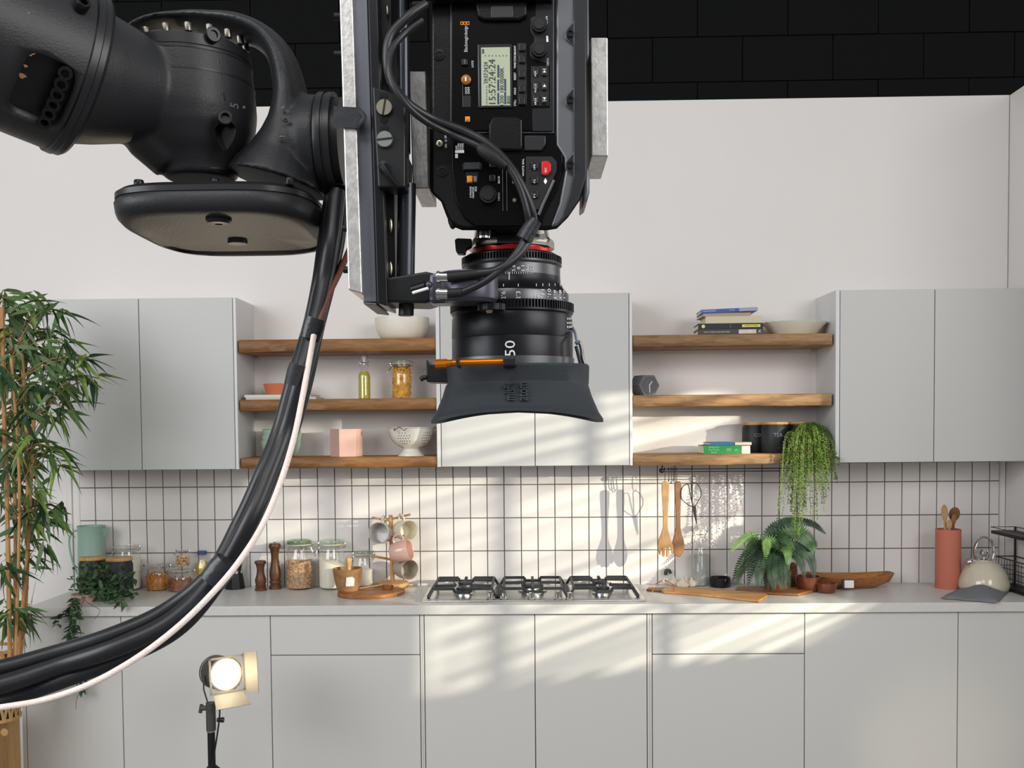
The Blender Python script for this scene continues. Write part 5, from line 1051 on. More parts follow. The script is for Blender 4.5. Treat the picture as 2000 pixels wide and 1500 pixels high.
#@@RIG
# ------------------------------------------------------------------ rig: plate, rails, rods and bars bolted together
YF = -3.74; SF = sc(YF); YA = -3.66; SA = sc(YA)
def F_(px, py, d=0): return at(px, py, YF-d)
ALU = mat('milled_aluminium', (196, 195, 193), .42, .8, bump=.16, bscale=420, stretch=(1, 1, .5), var=.18, vscale=220)
ALUD = mat('anodised_grey', (118, 120, 130), .4, .6); ANO = mat('anodised_black', (26, 27, 30), .35, .5); SCR = mat('screw_steel', (176, 170, 150), .3, 1)
TAPE = mat('gaffer_tape', (34, 36, 41), .55, bump=.3, bscale=90)
rig = thing('camera_mount', 'aluminium plate, rails and rods carrying the upside-down camera', 'camera mount', at(720, 300, YF))
def quad(name, pts, Y0, depth, mt, par, bevel=.0008):
    P = [at(x, y, Y0) for x, y in pts]
    return MB().poly(P, [V((p.x, Y0+depth, p.z)) for p in P]).build(name, mt, par, bevel=bevel, smooth=False)
quad('aluminium_plate', [(661, -60), (687, -60), (708, 574), (680, 566)], -3.750, .095, ALU, rig, .0012)
quad('spacer_rail', [(688, -60), (716, -60), (736, 590), (709, 590)], -3.742, .075, ALUD, rig)
quad('dovetail_foot', [(709, 590), (736, 592), (736, 597), (710, 594)], -3.742, .08, mat('foot_grey', (110, 108, 108), .5, .4), rig)
quad('slotted_rail', [(717, -60), (735, -60), (757, 598), (737, 592)], -3.752, .06, ANO, rig)
quad('slotted_rail', [(736, -60), (764, -60), (772, 545), (757, 545)], -3.728, .05, BLACKM, rig)
for y0, y1 in ((10, 30), (120, 165), (425, 455), (510, 540)): P = at(756 if y0 < 200 else 763, (y0+y1)/2, -3.733); MB().ball(P, (y1-y0)/2/SF, 12, .28, .2, 1).build('slot_nut', SCR, rig)
quad('rail_clamp', [(727, 168), (792, 190), (792, 366), (738, 366)], -3.762, .03, BLACKM, rig, .0015)
for px, py in ((751, 211), (752, 273)):
    q = at(px, py, -3.762); r = 16/sc(-3.762)
    sw = MB().lathe([(r, 0), (r, .0022), (r*.93, .003), (0, .003)], (q.x, -3.762, q.z), (0, -1, 0), 32).build('slotted_screw', SCR if py < 240 else mat('screw_grey', (140, 144, 140), .4, .8), rig)
    a = 1.4 if py < 240 else .1; d = V((math.cos(a), 0, math.sin(a)))*r*.95; c = V((q.x, -3.7652, q.z)); MB().tube([c-d, c+d], .0009, 4).build('slot', BLACKR, rig)
for px, py in ((749, 188), (750, 233), (751, 252)):
    q = at(px, py, -3.762); MB().lathe([(.003, 0), (.0034, .0006), (0, .0007)], (q.x, -3.762, q.z), (0, -1, 0), 16).build('hole_rim', ANO, rig)
q = at(750, 327, -3.762); MB().lathe([(.0046, 0), (.0046, .004), (0, .005)], (q.x, -3.762, q.z), (0, -1, 0), 20).build('lever_hub', ANO, rig); MB().tube([V((q.x, -3.766, q.z)), at(762, 345, -3.768), at(778, 364, -3.766)], [.0035, .0028, .0022], 10).build('lever', ANO, rig)
MB().cyl(at(787, -60, -3.735), at(790, 300, -3.735), 12/SF, seg=24).build('support_rod', mat('rod_satin', (58, 60, 66), .28, .7), rig)
MB().box(at(771, 190, -3.75), at(798, 304, -3.70)).build('rod_clamp', BLACKM, rig, bevel=.0025)
quad('clamp_block', [(775, 305), (798, 305), (798, 362), (775, 362)], -3.745, .03, BLACKM, rig, .001)
MB().cyl(at(795, 360, -3.73), at(792, 545, -3.73), 18/SF, seg=28).build('support_tube', MATS['rod_satin'], rig)
MB().cyl(at(794, 592, -3.73), at(793, 617, -3.73), 15/SF, seg=28).build('tube_end', BLACKM, rig, bevel=.0006)
quad('aluminium_bar', [(799, 139), (832, 139), (838, 368), (806, 368)], -3.705, .080, ALU, rig, .001)
quad('aluminium_bar', [(1154, 73), (1187, 73), (1188, 305), (1155, 305)], -3.715, .085, ALU, rig, .001)
for px, py in ((656, 32), (656, 106), (672, 446), (674, 527)):
    a, b = at(px-3, py, -3.70), at(px+14, py, -3.70); MB().cyl(a, b, 7/SF, seg=14).build('plate_bolt', BLACKM, rig)
tp_ = MB(); tp_.poly([at(652, 207, -3.7525), at(704, 210, -3.7525), at(707, 226, -3.753), at(700, 250, -3.7525), at(650, 249, -3.7525)], [at(652, 207, -3.7505), at(704, 210, -3.7505), at(707, 226, -3.7505), at(700, 250, -3.7505), at(650, 249, -3.7505)]).build('tape_strip', TAPE, rig)
MB().tube(bez([at(698, 249, -3.752), at(706, 240, -3.757), at(712, 228, -3.757), at(703, 216, -3.752)], 4), .0022, 6, flat=.0012, up=(0, 1, 0)).build('tape_strip', TAPE, rig)

#@@CAMERA
# ------------------------------------------------------------------ cinema camera body
camr = thing('cinema_camera', 'black cinema camera body hanging lens-down with a lit grey screen', 'camera', at(990, 200, YA))
BODY = mat('camera_body', (12, 12, 13), .36, bump=.12, bscale=900, spec=.3); PANEL = mat('camera_panel', (4, 4, 4), .3, spec=.18); BTN = mat('button_black', (26, 27, 30), .35); TRIMG = mat('camera_trim', (104, 106, 110), .38, .5)
WTX = mat('print_camera_white', (232, 232, 232), .6); ORA = mat('switch_orange', (236, 146, 20), .4); REDB = mat('record_red', (206, 30, 34), .35); LITE = mat('edge_grey', (96, 98, 104), .35, .4)  # edge_grey also serves as highlights painted along the camera's edges
def pb(name, x0, y0, x1, y1, d0, d1, mt, par=None, bevel=.0006):
    a, b = F_(x0, y0), F_(x1, y1); return MB().box((a.x, YF-d1, a.z), (b.x, YF-d0, b.z)).build(name, mt, par or camr, bevel=bevel)
def ppoly(name, pts, d0, d1, mt, par=None, bevel=.0006):
    P = [F_(x, y) for x, y in pts]; return MB().poly([V((p.x, YF-d1, p.z)) for p in P], [V((p.x, YF-d0, p.z)) for p in P]).build(name, mt, par or camr, bevel=bevel)
out = [(838, -80), (838, 372), (860, 392), (872, 424), (884, 442), (902, 449), (1070, 449), (1088, 446), (1110, 424), (1135, 388), (1146, 345), (1146, -80)]
P0 = [F_(x, y) for x, y in out]; cen_ = V((at(992, 200, YF).x, 0, 0))
def shrink(p, k, zk): return V((cen_.x+(p.x-cen_.x)*k, 0, p.z+zk))
MB().rings([[V((p.x, YF+.004, p.z)) for p in P0], [V((p.x, YF+.055, p.z+.016)) for p in P0], [V((shrink(p, .96, 0).x, YF+.145, p.z+.040)) for p in P0]]).build('body', BODY, camr, bevel=.003, ang=25)
ppoly('side_shell', [(842, -80), (842, 376), (864, 396), (878, 430), (890, 442), (905, 447), (1070, 447), (1086, 443), (1108, 420), (1130, 386), (1141, 345), (1141, -80)], -.004, .001, BODY, bevel=.003)
ppoly('right_flank', [(1086, -80), (1086, 285), (1102, 310), (1104, 335), (1092, 400), (1076, 444), (1088, 442), (1110, 421), (1131, 386), (1143, 345), (1143, -80)], .001, .0045, TRIMG, bevel=.002)
ppoly('right_flank_edge', [(1119, -80), (1119, 340), (1112, 380), (1094, 440), (1110, 421), (1131, 386), (1144, 345), (1144, -80)], .0045, .0062, mat('camera_trim_dark', (44, 45, 48), .4, .4), bevel=.0015)
pb('rear_block', 1143, -80, 1152, 100, -.06, -.01, TRIMG, bevel=.002); ppoly('side_grip', [(1143, 322), (1153, 326), (1153, 372), (1148, 388), (1138, 396), (1140, 345)], -.06, -.006, TRIMG, bevel=.0025)
for py in (72, 200, 326):
    ppoly('strap_tab_rim', [(1103, py-4), (1108, py-12), (1121, py-26), (1121, py+22), (1108, py+13), (1104, py+8)], .004, .0064, LITE, bevel=.0004)
    tb = ppoly('strap_tab', [(1105, py-3), (1109, py-10), (1119.5, py-22), (1119.5, py+19), (1109, py+11), (1106, py+7)], .006, .0072, BLACKM, bevel=.0004)
    q = F_(1113, py); MB().lathe([(.0032, 0), (.0032, .002), (.0018, .002), (.0015, .0008), (0, .0008)], (q.x, YF-.0072, q.z), (0, -1, 0), 16).build('hex_screw', BOLT, camr)
# flip-out door with the status screen
ppoly('monitor_door_rim', [(880, -80), (880, 273), (892, 262), (1082, 262), (1082, -80)], .001, .0026, LITE, bevel=.0006)
door = ppoly('monitor_door', [(882, -80), (882, 268), (893, 259), (1080, 259), (1080, -80)], .001, .0042, PANEL, bevel=.001)
ppoly('door_edge_band', [(1046, 5), (1079.5, 14), (1079.5, 259), (1040, 259), (1040, 215), (1074, 215), (1074, 130), (1046, 120)], .0042, .0046, mat('panel_band', (34, 35, 38), .32, .3), bevel=.0002)
pb('handle_base', 800, -80, 1078, 10, .004, .016, BODY, bevel=.003); ppoly('handle_bracket', [(928, 8), (934, 40), (945, 46), (1015, 46), (1029, 38), (1030, 8)], .004, .008, BODY, bevel=.0018)
pb('bracket_key', 959, 20, 1003, 43, .008, .0095, mat('key_grey', (40, 41, 42), .45), bevel=.0008)
pb('screen_bezel', 933, 91, 1001, 214, .0042, .0056, BLACKM, bevel=.0005); pb('screen_bezel_edge', 934, 93, 937, 212, .0056, .006, LITE, bevel=.0002)
LCD = mat('status_screen', (160, 168, 146), .25, emit=(160, 168, 146), estr=.2); DIG = mat('screen_digit', (44, 58, 50), .5); BLUEB = mat('screen_bar', (44, 52, 92), .5)
a, b = F_(940, 98), F_(997, 210); MB().box((a.x, YF-.0061, b.z), (b.x, YF-.0050, a.z)).build('status_screen', LCD, camr)
UP = V((0, 0, 1)); NF = V((0, -1, 0))
def tx(s, px, py, cap, mt=WTX, d=.0048, fit=0, par=None): return text(s, cap/SF/.7, F_(px, py, d)+V((0, 0, 0)), UP, NF, mt, par or camr, fit=fit/SF, depth=.00012)
D6 = .0063
tx('15:57:24:24', 962, 161, 13, DIG, D6, 84); tx('59:57:24:24', 949.5, 142, 8, DIG, D6, 40); tx('-------', 950, 188, 6, DIG, D6, 40)
tx('1200', 980.5, 197, 7, DIG, D6, 19); tx('180.0', 980.5, 170, 7, DIG, D6, 21); tx('5000K', 980.5, 145, 8, DIG, D6, 25); tx('800', 994, 195, 7, DIG, D6, 15)
for x, y0, y1 in ((973.5, 186, 208), (973.5, 160, 182), (973.5, 132, 156), (987, 184, 208), (987, 159, 182)):
    a, b = F_(x-1.7, y0), F_(x+1.7, y1); MB().box((a.x, YF-.0064, a.z), (b.x, YF-.006, b.z)).build('screen_bar', BLUEB, camr)
for i in range(3): a, b = F_(942, 101.5+i*3), F_(946, 103.5+i*3); MB().box((a.x, YF-.0064, a.z), (b.x, YF-.006, b.z)).build('battery_bar', BLUEB, camr)
for i in range(7): a, b = F_(948+i*6.8, 113), F_(949.4+i*6.8, 115); MB().box((a.x, YF-.0064, a.z), (b.x, YF-.006, b.z)).build('screen_tick', DIG, camr)
# brand strip, switches
for i, dx in enumerate((-6, 0, 6)):
    q = F_(908+dx, 45.5, .0044); r0, r1 = 2.6/SF, 1.7/SF
    mb = MB(); mb.rings([[q+V((sx*r0, 0, sz*r0*1.15)) for sx, sz in ((-1, -1), (1, -1), (1, 1), (-1, 1))], [q+V((sx*r0, -.0003, sz*r0*1.15)) for sx, sz in ((-1, -1), (1, -1), (1, 1), (-1, 1))], [q+V((sx*r1, -.0003, sz*r1*1.15)) for sx, sz in ((-1, -1), (1, -1), (1, 1), (-1, 1))], [q+V((sx*r1, 0, sz*r1*1.15)) for sx, sz in ((-1, -1), (1, -1), (1, 1), (-1, 1))]], close=True).build('logo_ring', mat('logo_orange', (244, 150, 50), .5), camr)
tx('Blackmagicdesign', 910, 76, 6.5, mat('print_silver', (190, 198, 205), .5), .0048, 49)
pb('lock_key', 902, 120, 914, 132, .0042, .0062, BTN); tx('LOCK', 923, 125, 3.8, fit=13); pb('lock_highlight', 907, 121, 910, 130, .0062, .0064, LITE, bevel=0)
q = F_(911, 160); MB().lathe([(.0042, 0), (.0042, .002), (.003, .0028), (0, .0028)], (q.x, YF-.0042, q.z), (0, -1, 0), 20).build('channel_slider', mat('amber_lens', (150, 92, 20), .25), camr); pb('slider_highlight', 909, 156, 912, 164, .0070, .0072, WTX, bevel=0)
tx('CH1/2', 910.5, 177, 4, fit=13); tx('CH3/4', 915.5, 177, 4, fit=13); pb('slider_track', 903.5, 156, 905, 212, .0042, .0046, LITE, bevel=0); pb('speaker_grille', 905, 190, 920, 212, .0042, .0045, BLACKR, bevel=0)
for s_, py in (('BRIGHT', 98), ('TIMECODE', 121), ('RESET', 149), ('HOLD', 178), ('STILL', 201)): tx(s_, 1006, py, 4, fit={'BRIGHT': 17, 'TIMECODE': 25, 'RESET': 14, 'HOLD': 13, 'STILL': 12}[s_])
pb('key_strip', 1010, 88, 1029, 208, .0042, .0046, BLACKR, bevel=.0003)
for py in (97, 120, 149, 177, 201): pb('soft_key', 1013, py-8, 1026, py+8, .0046, .0068, BTN, bevel=.0008)
ppoly('dial_plate', [(1036, 40), (1042, 36), (1062, 36), (1069, 44), (1069, 66), (1061, 76), (1061, 86), (1069, 94), (1069, 114), (1062, 121), (1042, 121), (1035, 112), (1035, 94), (1043, 86), (1043, 76), (1036, 66)], .0042, .0050, BLACKR, bevel=.0006)
def knurl(px, py, r, h, n, par=camr, d=.005):
    q = F_(px, py); R = r/SF; pts = [(q.x+math.cos(2*PI*i/(2*n))*R*(1 if i % 2 else .93), q.z+math.sin(2*PI*i/(2*n))*R*(1 if i % 2 else .93)) for i in range(2*n)]
    o = MB().prism(pts, YF-d, YF-d-h).build('dial', BLACKM, par, smooth=False)
    o2 = MB().lathe([(R*.74, 0), (R*.74, .0008), (R*.66, .0014), (0, .0014)], (q.x, YF-d-h, q.z), (0, -1, 0), 28).build('dial_cap', BTN, o); return o
knurl(1053, 56, 14.5, .005, 28); knurl(1053, 104, 14.5, .005, 28)
tx('CH3/4', 1068, 39, 4, fit=14); tx('CH1/2', 1070, 121, 4, fit=14)
ppoly('level_mark', [(1067, 86), (1071, 86), (1070, 74), (1066.5, 74)], .0046, .0049, WTX, bevel=0)
pb('key_pad', 1037, 133, 1072, 210, .0042, .0048, BLACKR, bevel=.0014)
for px, py, s_ in ((1046, 144, 'PGM'), (1046, 172, 'FOCUS'), (1046, 198, 'IRIS'), (1063, 144, 'NEXT'), (1063, 172, 'PLAY'), (1063, 198, 'PREV')):
    pb('key', px-5.5, py-9, px+5.5, py+9, .0048, .0066, BTN, bevel=.0012)
    if len(s_) in (3, 5) and s_ != 'PLAY' or s_ == 'IRIS': tx(s_, px, py, 3.6, d=.0067, fit=len(s_)*3.2)
    else:
        def tri(y0, y1):
            return ppoly('key_symbol', [(px-3, y0), (px+3, y0), (px, y1)], .0066, .0069, WTX, bevel=0)
        if s_ == 'PLAY': tri(py+3, py-3)
        if s_ == 'NEXT': tri(py+3, py-2); pb('key_symbol', px-3, py-4, px+3, py-3, .0066, .0069, WTX, bevel=0)
        if s_ == 'PREV': tri(py-3, py+2); pb('key_symbol', px-3, py+3, px+3, py+4, .0066, .0069, WTX, bevel=0)
# lower panel
ppoly('lower_deck', [(882, 272), (893, 264), (1084, 264), (1098, 282), (1100, 330), (1088, 372), (1062, 420), (1056, 444), (930, 444), (908, 428), (890, 395), (882, 330)], .001, .0036, PANEL, bevel=.001)
ppoly('filter_cover', [(955, 248), (962, 232), (1012, 232), (1020, 240), (1020, 298), (955, 298)], .0042, .0075, BODY, bevel=.0018); pb('cover_edge', 1017, 240, 1019, 290, .0075, .008, LITE, bevel=0)
ppoly('shoulder_step', [(1024, 268), (1066, 268), (1066, 285), (1058, 298), (1024, 298)], .0036, .0062, mat('step_grey', (44, 45, 48), .35, .3), bevel=.001)
tx('F2', 913.5, 236, 4, mat('print_black', (20, 20, 20), .6), .0054, 5); pb('orange_tag', 909, 231, 918.5, 241, .0042, .0052, ORA, bevel=.0002)
for i, s_ in enumerate(('CLEAR', '2 STOPS', '4 STOPS', '6 STOPS')): tx(s_, 891.5+i*4.2, 289 if i else 291, 3.4, d=.0040, fit=17 if i else 13)
pb('filter_table', 889.5, 296, 907, 301, .0036, .0040, WTX, bevel=0); pb('filter_table', 889.5, 303, 895, 311, .0036, .0040, WTX, bevel=0)
tx('ON', 871, 285, 4, fit=7, d=.0015); tx('O', 871, 275, 3.4, d=.0015); tx('OFF', 870.5, 266, 4, fit=9, d=.0015)
q = F_(859, 282); MB().lathe([(.003, 0), (.0028, .002), (.0012, .0025), (.001, .006), (0, .006)], (q.x, YF-.001, q.z), (0, -1, 0), 14).build('power_toggle', SCR, camr)
for px, py in ((858, 108), (864, 335)): q = F_(px, py); MB().lathe([(.0044, 0), (.0048, .0008), (.0026, .001), (.002, .0004), (0, .0004)], (q.x, YF-.001, q.z), (0, -1, 0), 20).build('body_screw', ANO, camr)
q0, q1 = F_(908, 328), F_(938, 328)
mb = MB()
for i in range(16): x = q0.x+(q1.x-q0.x)*i/16; mb.box((x, YF-.0075, q0.z-.0028), (x+(q1.x-q0.x)/26, YF-.0036, q0.z+.0028))
mb.build('thumb_wheel', LITE, camr); pb('wheel_housing', 904, 321, 941, 335, .0036, .0050, BLACKM)
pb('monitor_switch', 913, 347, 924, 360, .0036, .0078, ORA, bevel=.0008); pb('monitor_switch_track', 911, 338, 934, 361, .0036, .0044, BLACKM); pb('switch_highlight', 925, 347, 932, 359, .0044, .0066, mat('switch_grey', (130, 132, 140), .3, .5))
tx('H PHONE', 919.5, 375, 3.8, fit=21, d=.004); tx('MONITOR', 924.5, 376, 3.8, fit=21, d=.004); tx('IRIS', 929.5, 369, 3.8, fit=9, d=.004)
pb('back_key', 956, 344, 968, 358, .0036, .0060, BTN, bevel=.0008); tx('BACK', 974.5, 351, 3.8, fit=14, d=.004); pb('user_key', 956, 320, 968, 330, .0036, .0060, BTN, bevel=.0008); tx('MENU', 974.5, 384, 3.8, fit=15, d=.004)
knurl(954, 384, 17, .006, 36, d=.0036)
pb('card_slot_edge', 981, 325, 983, 414, .0036, .0046, LITE, bevel=0); pb('card_slot_edge', 989, 325, 991, 414, .0036, .0046, LITE, bevel=0)
tx('WHITE BAL', 1022, 327, 3.8, fit=34, d=.004); tx('PEAK', 1022, 390, 3.8, fit=12, d=.004)
ppoly('record_panel', [(1027, 308), (1078, 308), (1087, 318), (1087, 336), (1054, 412), (1027, 412)], .0036, .0046, BLACKR, bevel=.001)
ppoly('record_button', [(1057, 320), (1060, 318), (1070, 318), (1076, 324), (1076, 338), (1069, 346), (1060, 346), (1057, 343)], .0046, .0070, REDB, bevel=.001); tx('REC', 1066, 332, 4, d=.0071, fit=9)
ppoly('record_lamp', [(1062, 357), (1065, 351), (1068, 357), (1065, 362)], .0046, .0052, mat('white_lamp', (255, 255, 255), .4, emit=(255, 255, 255), estr=1.5), bevel=0)
for py, s_ in ((326, 'HFR'), (354, 'F2'), (382, 'F1')): pb('function_key', 1037, py-8, 1051, py+8, .0046, .0064, BTN, bevel=.0008); tx(s_, 1044, py, 3.8, d=.0066, fit=len(s_)*3.4)
for px, py in ((1004, 358), (1005, 393)): q = F_(px, py); MB().lathe([(.0015, 0), (.0017, .001), (.0, .0012)], (q.x, YF-.0036, q.z), (0, -1, 0), 12).build('indicator', SCR, camr)
MB().tube([F_(1082, 352, .005), F_(1060, 400, .005), F_(1052, 420, .005)], .0014, 6).build('panel_rib', LITE, camr)
MB().ball(F_(884, 412, -.006), .010, 14, .5, .6, 1.6).build('rubber_pad', BLACKR, camr)

#@@LENS
# ------------------------------------------------------------------ cine lens, axis upright
lens = thing('cine_lens', 'black cine lens pointing down with toothed rings and red band', 'lens', at(1000, 600, YA))
LX = at(1000, 600, YA).x
def lz(py): return at(1000, py, YA).z
def lp(name, prof, mt, seg=72, par=lens):       # prof: (radius px, row)
    return MB().lathe([(r/SA, lz(y)-lz(700)) for r, y in prof][::-1], (LX, YA, lz(700)), seg=seg).build(name, mt, par)
LB_ = mat('lens_black', (34, 35, 38), .34, .6, spec=.5); LS = mat('lens_satin', (92, 93, 96), .34, .8); SIL = mat('mount_silver', (196, 190, 180), .22, 1); REDR = mat('red_ring', (206, 38, 26), .3, .3)
lp('mount_throat', [(0, 446), (70, 446), (74, 468), (0, 468)], SIL)
mt_ = lp('lens_mount', [(0, 466), (70, 466), (80, 470), (83, 476), (83, 488), (78, 492), (0, 492)], SIL, 10)
lp('red_band', [(0, 489), (77, 489), (77, 494), (75, 502), (0, 502)], REDR)
def gear(py0, py1, r, n, par=lens, c=None, s=SA, nm='gear_ring'):
    cx_, cy_ = (LX, YA) if c is None else c; z0, z1 = (lz(py1), lz(py0)) if c is None else (at(1000, py1, c[1]).z, at(1000, py0, c[1]).z)
    pts = []
    for i in range(n):
        for q, rr in ((0, .955), (.18, 1), (.5, 1), (.68, .955)):
            a = 2*PI*(i+q)/n; pts.append((cx_+math.cos(a)*r/s*rr, cy_+math.sin(a)*r/s*rr))
    return MB().slab(pts, z0, z1).build(nm, LB_, par, smooth=False)
lp('iris_ring_top', [(0, 500), (86, 500), (92, 504), (92, 506), (0, 506)], LB_)
gear(506, 518, 97, 100)
lp('iris_ring', [(0, 518), (96, 518), (97, 522), (94, 526), (94, 545), (0, 545)], LS)
lp('shoulder', [(0, 545), (94, 545), (95, 556), (100, 566), (107, 575), (109, 577), (0, 577)], LB_)
lp('focus_ring', [(0, 577), (109, 577), (110, 579), (110, 597), (0, 597)], LS); gear(597, 612, 120, 118)
lp('barrel', [(0, 612), (118, 612), (118, 616), (115, 619), (117, 626), (117.5, 662), (117, 663.5), (117.5, 665), (117.5, 702), (0, 702)], LB_)
lp('front_ring', [(0, 702), (120, 702), (120, 716), (0, 716)], LS)
def lt(s, px, py, r, cap, fit, mt=WTX, off=.0003):
    a = math.asin(max(-.99, min(.99, (px-1000)/r))); n = V((math.sin(a), -math.cos(a), 0)); z = at(1000, py, YA-math.cos(a)*r/SA).z
    return text(s, cap/SA/.7, V((LX, YA, z))+n*(r/SA+off), UP, n, mt, lens, fit=fit/SA, depth=.0001)
lt('50', 998, 681, 117.5, 19, 29)
for px, s_ in ((986, "2'6"), (1013, "2'3"), (1046, "2'"), (1058, "1'11"), (1070, "1'10"), (1081, "1'9"), (1091, "1'8"), (1099, "1'7")):
    lt(s_, px, 577, 110, 8, 5.2*len(s_), off=.0004); lt('I', px, 557, 110, 1.2, 5, off=.0004)
for px, s_ in ((1005, '5.6'), (1014, '8'), (1022, '11'), (1030, '16'), (1038, '22')): lt(s_, px, 524, 94, 6.5, 5*len(s_) if s_ != '5.6' else 11, off=.0006)
for px in range(990, 1042, 4): lt('I', px, 533, 94, .8, 4, off=.0006)
lt('I', 996.5, 541, 95, 1.4, 17, off=.0008)
for i, px in enumerate((1104, 1107.5, 1110.5, 1113)): lt('- 8 5 0', px, 635, 117.5, 5, 26, off=.0006)
# mount details
q = at(945, 446, -3.725); MB().cyl(at(945, 428, -3.728), at(945, 462, -3.728), 14/SF, seg=22).build('mount_knob', ANO, lens); MB().cyl(at(945, 461, -3.728), at(945, 466, -3.728), 13/SF, seg=22).build('knob_rim', CHROME, lens)
quad('mount_lever', [(888, 468), (893, 465), (921, 466), (921, 480), (910, 486), (908, 495), (894, 495), (890, 489)], -3.70, .012, BLACKM, lens)
MB().cyl(at(1060, 462, -3.715), at(1060, 462, -3.722), 6/SF, seg=18).build('mount_screw', CHROME, lens)
# focus motor
mot = thing('focus_motor', 'black and grey lens focus motor clamped beside the lens', 'motor', at(860, 560, -3.74))
YM = -3.745; MG = mat('motor_grey', (82, 82, 94), .35, .5)
quad('clamp_body', [(751, 543), (832, 530), (850, 534), (850, 586), (830, 592), (752, 590)], YM, .05, BLACKM, mot, .002)
quad('status_strip', [(750.5, 546), (755, 545.5), (755, 589), (751, 589)], YM-.001, .004, mat('strip_light', (200, 220, 205), .4), mot, .0002)
MB().cyl(at(806, 566, YM-.012), at(832, 558, YM-.016), 9/SF, seg=20).build('adjust_knob', ANO, mot); MB().cyl(at(806, 572, YM-.018), at(836, 563, YM-.022), 3/SF, seg=10).build('release_pin', WTX, mot); MB().ball(at(838, 556, YM-.018), 7/SF, 14).build('knob_cap', MG, mot)
c = at(915, 560, -3.745); zt1, zb1 = at(915, 532, -3.745).z, at(915, 591, -3.745).z; rM = 57/SF
MB().lathe([(0, zb1), (rM*.86, zb1), (rM*.98, zb1+.003), (rM, zb1+.006), (rM, zt1-.002), (rM*.96, zt1), (0, zt1)], (c.x, -3.745+.006, 0), seg=48).build('motor_housing', MG, mot)
quad('motor_arm', [(838, 534), (915, 529), (915, 590), (838, 592)], YM-.004, .03, MG, mot, .003)
for py, px in ((541, 862), (573, 862)):
    MB().cyl(at(px-10, py, YM-.022), at(px+12, py, YM-.022), 9.5/SF, seg=22).build('connector', CHROME, mot); MB().lathe([(9.5/SF, 0), (11/SF, 0), (11/SF, .002), (9.5/SF, .002)], at(px-8, py, YM-.022), (1, 0, 0), 22).build('connector_ring', CHROME, mot)
    MB().cyl(at(px+12, py, YM-.022), at(px+(74 if py < 560 else 40), py-(7 if py < 560 else 2), YM-.023), 10/SF if py < 560 else 9/SF, 8.5/SF, 18).build('strain_relief', BLACKR, mot)
gear(594, 606, 27, 28, mot, (at(960, 600, -3.735).x, -3.735), SF, 'drive_gear'); MB().cyl((at(956, 600, -3.735).x, -3.735, at(956, 606, -3.735).z), (at(956, 600, -3.735).x, -3.735, at(956, 612, -3.735).z), 8/SF, 5/SF, 14).build('gear_nut', SCR, mot)

#@@HOOD
# ------------------------------------------------------------------ matte box hood
hood = thing('lens_hood', 'flared charcoal rubber lens hood with embossed lettering', 'lens hood', at(1010, 770, YA))
HM = mat('hood_rubber', (48, 52, 56), .62, bump=.15, bscale=500, spec=.35)
HX = at(1011, 760, YA).x
def hring(wl, wr, d, pz, arch, e=.35, n=96, y0=YA):
    R = []
    for i in range(n):
        a = 2*PI*i/n; ca, sa = math.cos(a), math.sin(a); X = math.copysign(abs(ca)**e, ca); Yq = math.copysign(abs(sa)**e, sa)
        R.append(V((HX+X*(wr if X > 0 else wl)/SA, y0+Yq*d, at(1011, pz, YA).z-arch*(abs(X)**2)/SA)))
    return R
hs_ = [(132, 134, .060, 716, 2), (134, 136, .061, 720, 2), (133, 135, .060, 748, 4), (136, 134, .061, 752, 4), (142, 140, .0669, 768, 9), (154, 152, .075, 790, 17), (160, 158, .080, 797, 20), (162, 160, .082, 799, 21), (162, 160, .082, 804, 22)]
inn = [(158, 156, .078, 803, 21), (138, 136, .062, 768, 9), (128, 130, .056, 722, 2)]
MB().rings([hring(*h) for h in hs_]+[hring(*h) for h in inn], cap0=False, cap1=False, close=True).build('hood_shell', HM, hood, ang=28)
tz = at(1011, 775, YA-.072); nrm = V((0, -1, .42)).normalized()
for s_, px in (('misfit', 998), ('atom', 1021)):
    q = at(px, 771, YA); text(s_, 23/SF/.72, V((q.x, YA-.0683, q.z)), V((0, .76, 1)), V((0, -1, .76)), mat('hood_emboss', (58, 62, 66), .5), hood, 'embossed_lettering', .0022, fit=46/SF)
pf = lambda px, py, Y: at(px, py, Y)
MB().tube([pf(898, 708, -3.745), pf(982, 706, -3.745)], 6/SF, 16).build('orange_rod', mat('orange_anodised', (216, 120, 16), .28, .7), hood)
MB().cyl(pf(850, 711, -3.745), pf(873, 710, -3.745), 9.5/SF, seg=10).build('orange_knob', MATS['orange_anodised'], hood); MB().cyl(pf(873, 710, -3.745), pf(886, 709, -3.745), 8/SF, 5.5/SF, 16).build('orange_knob', MATS['orange_anodised'], hood)
MB().cyl(pf(884, 709, -3.745), pf(900, 708, -3.745), 6/SF, seg=16).build('orange_rod', MATS['orange_anodised'], hood)
quad('rod_bracket', [(890, 699), (897, 699), (897, 716), (890, 716)], -3.755, .03, BLACKM, hood); quad('rod_bracket', [(982, 699), (1008, 699), (1008, 714), (982, 714)], -3.75, .03, BLACKM, hood)
quad('filter_clamp', [(832, 703), (836, 704), (840, 712), (875, 712), (875, 747), (833, 746)], -3.70, .04, BLACKM, hood, .001); MB().tube([pf(833, 737, -3.70), pf(826, 738, -3.70), pf(821, 742, -3.70)], .0022, 8).build('clamp_lever', BLACKM, hood)
quad('clamp_plate', [(874, 714), (882, 714), (885, 745), (881, 768)], -3.70, .03, mat('plate_olive', (120, 128, 116), .5), hood, .0005)
MB().cyl(pf(1136, 722, -3.69), pf(1149, 722, -3.69), 3.5/SF, seg=12).build('side_pin', CHROME, hood)
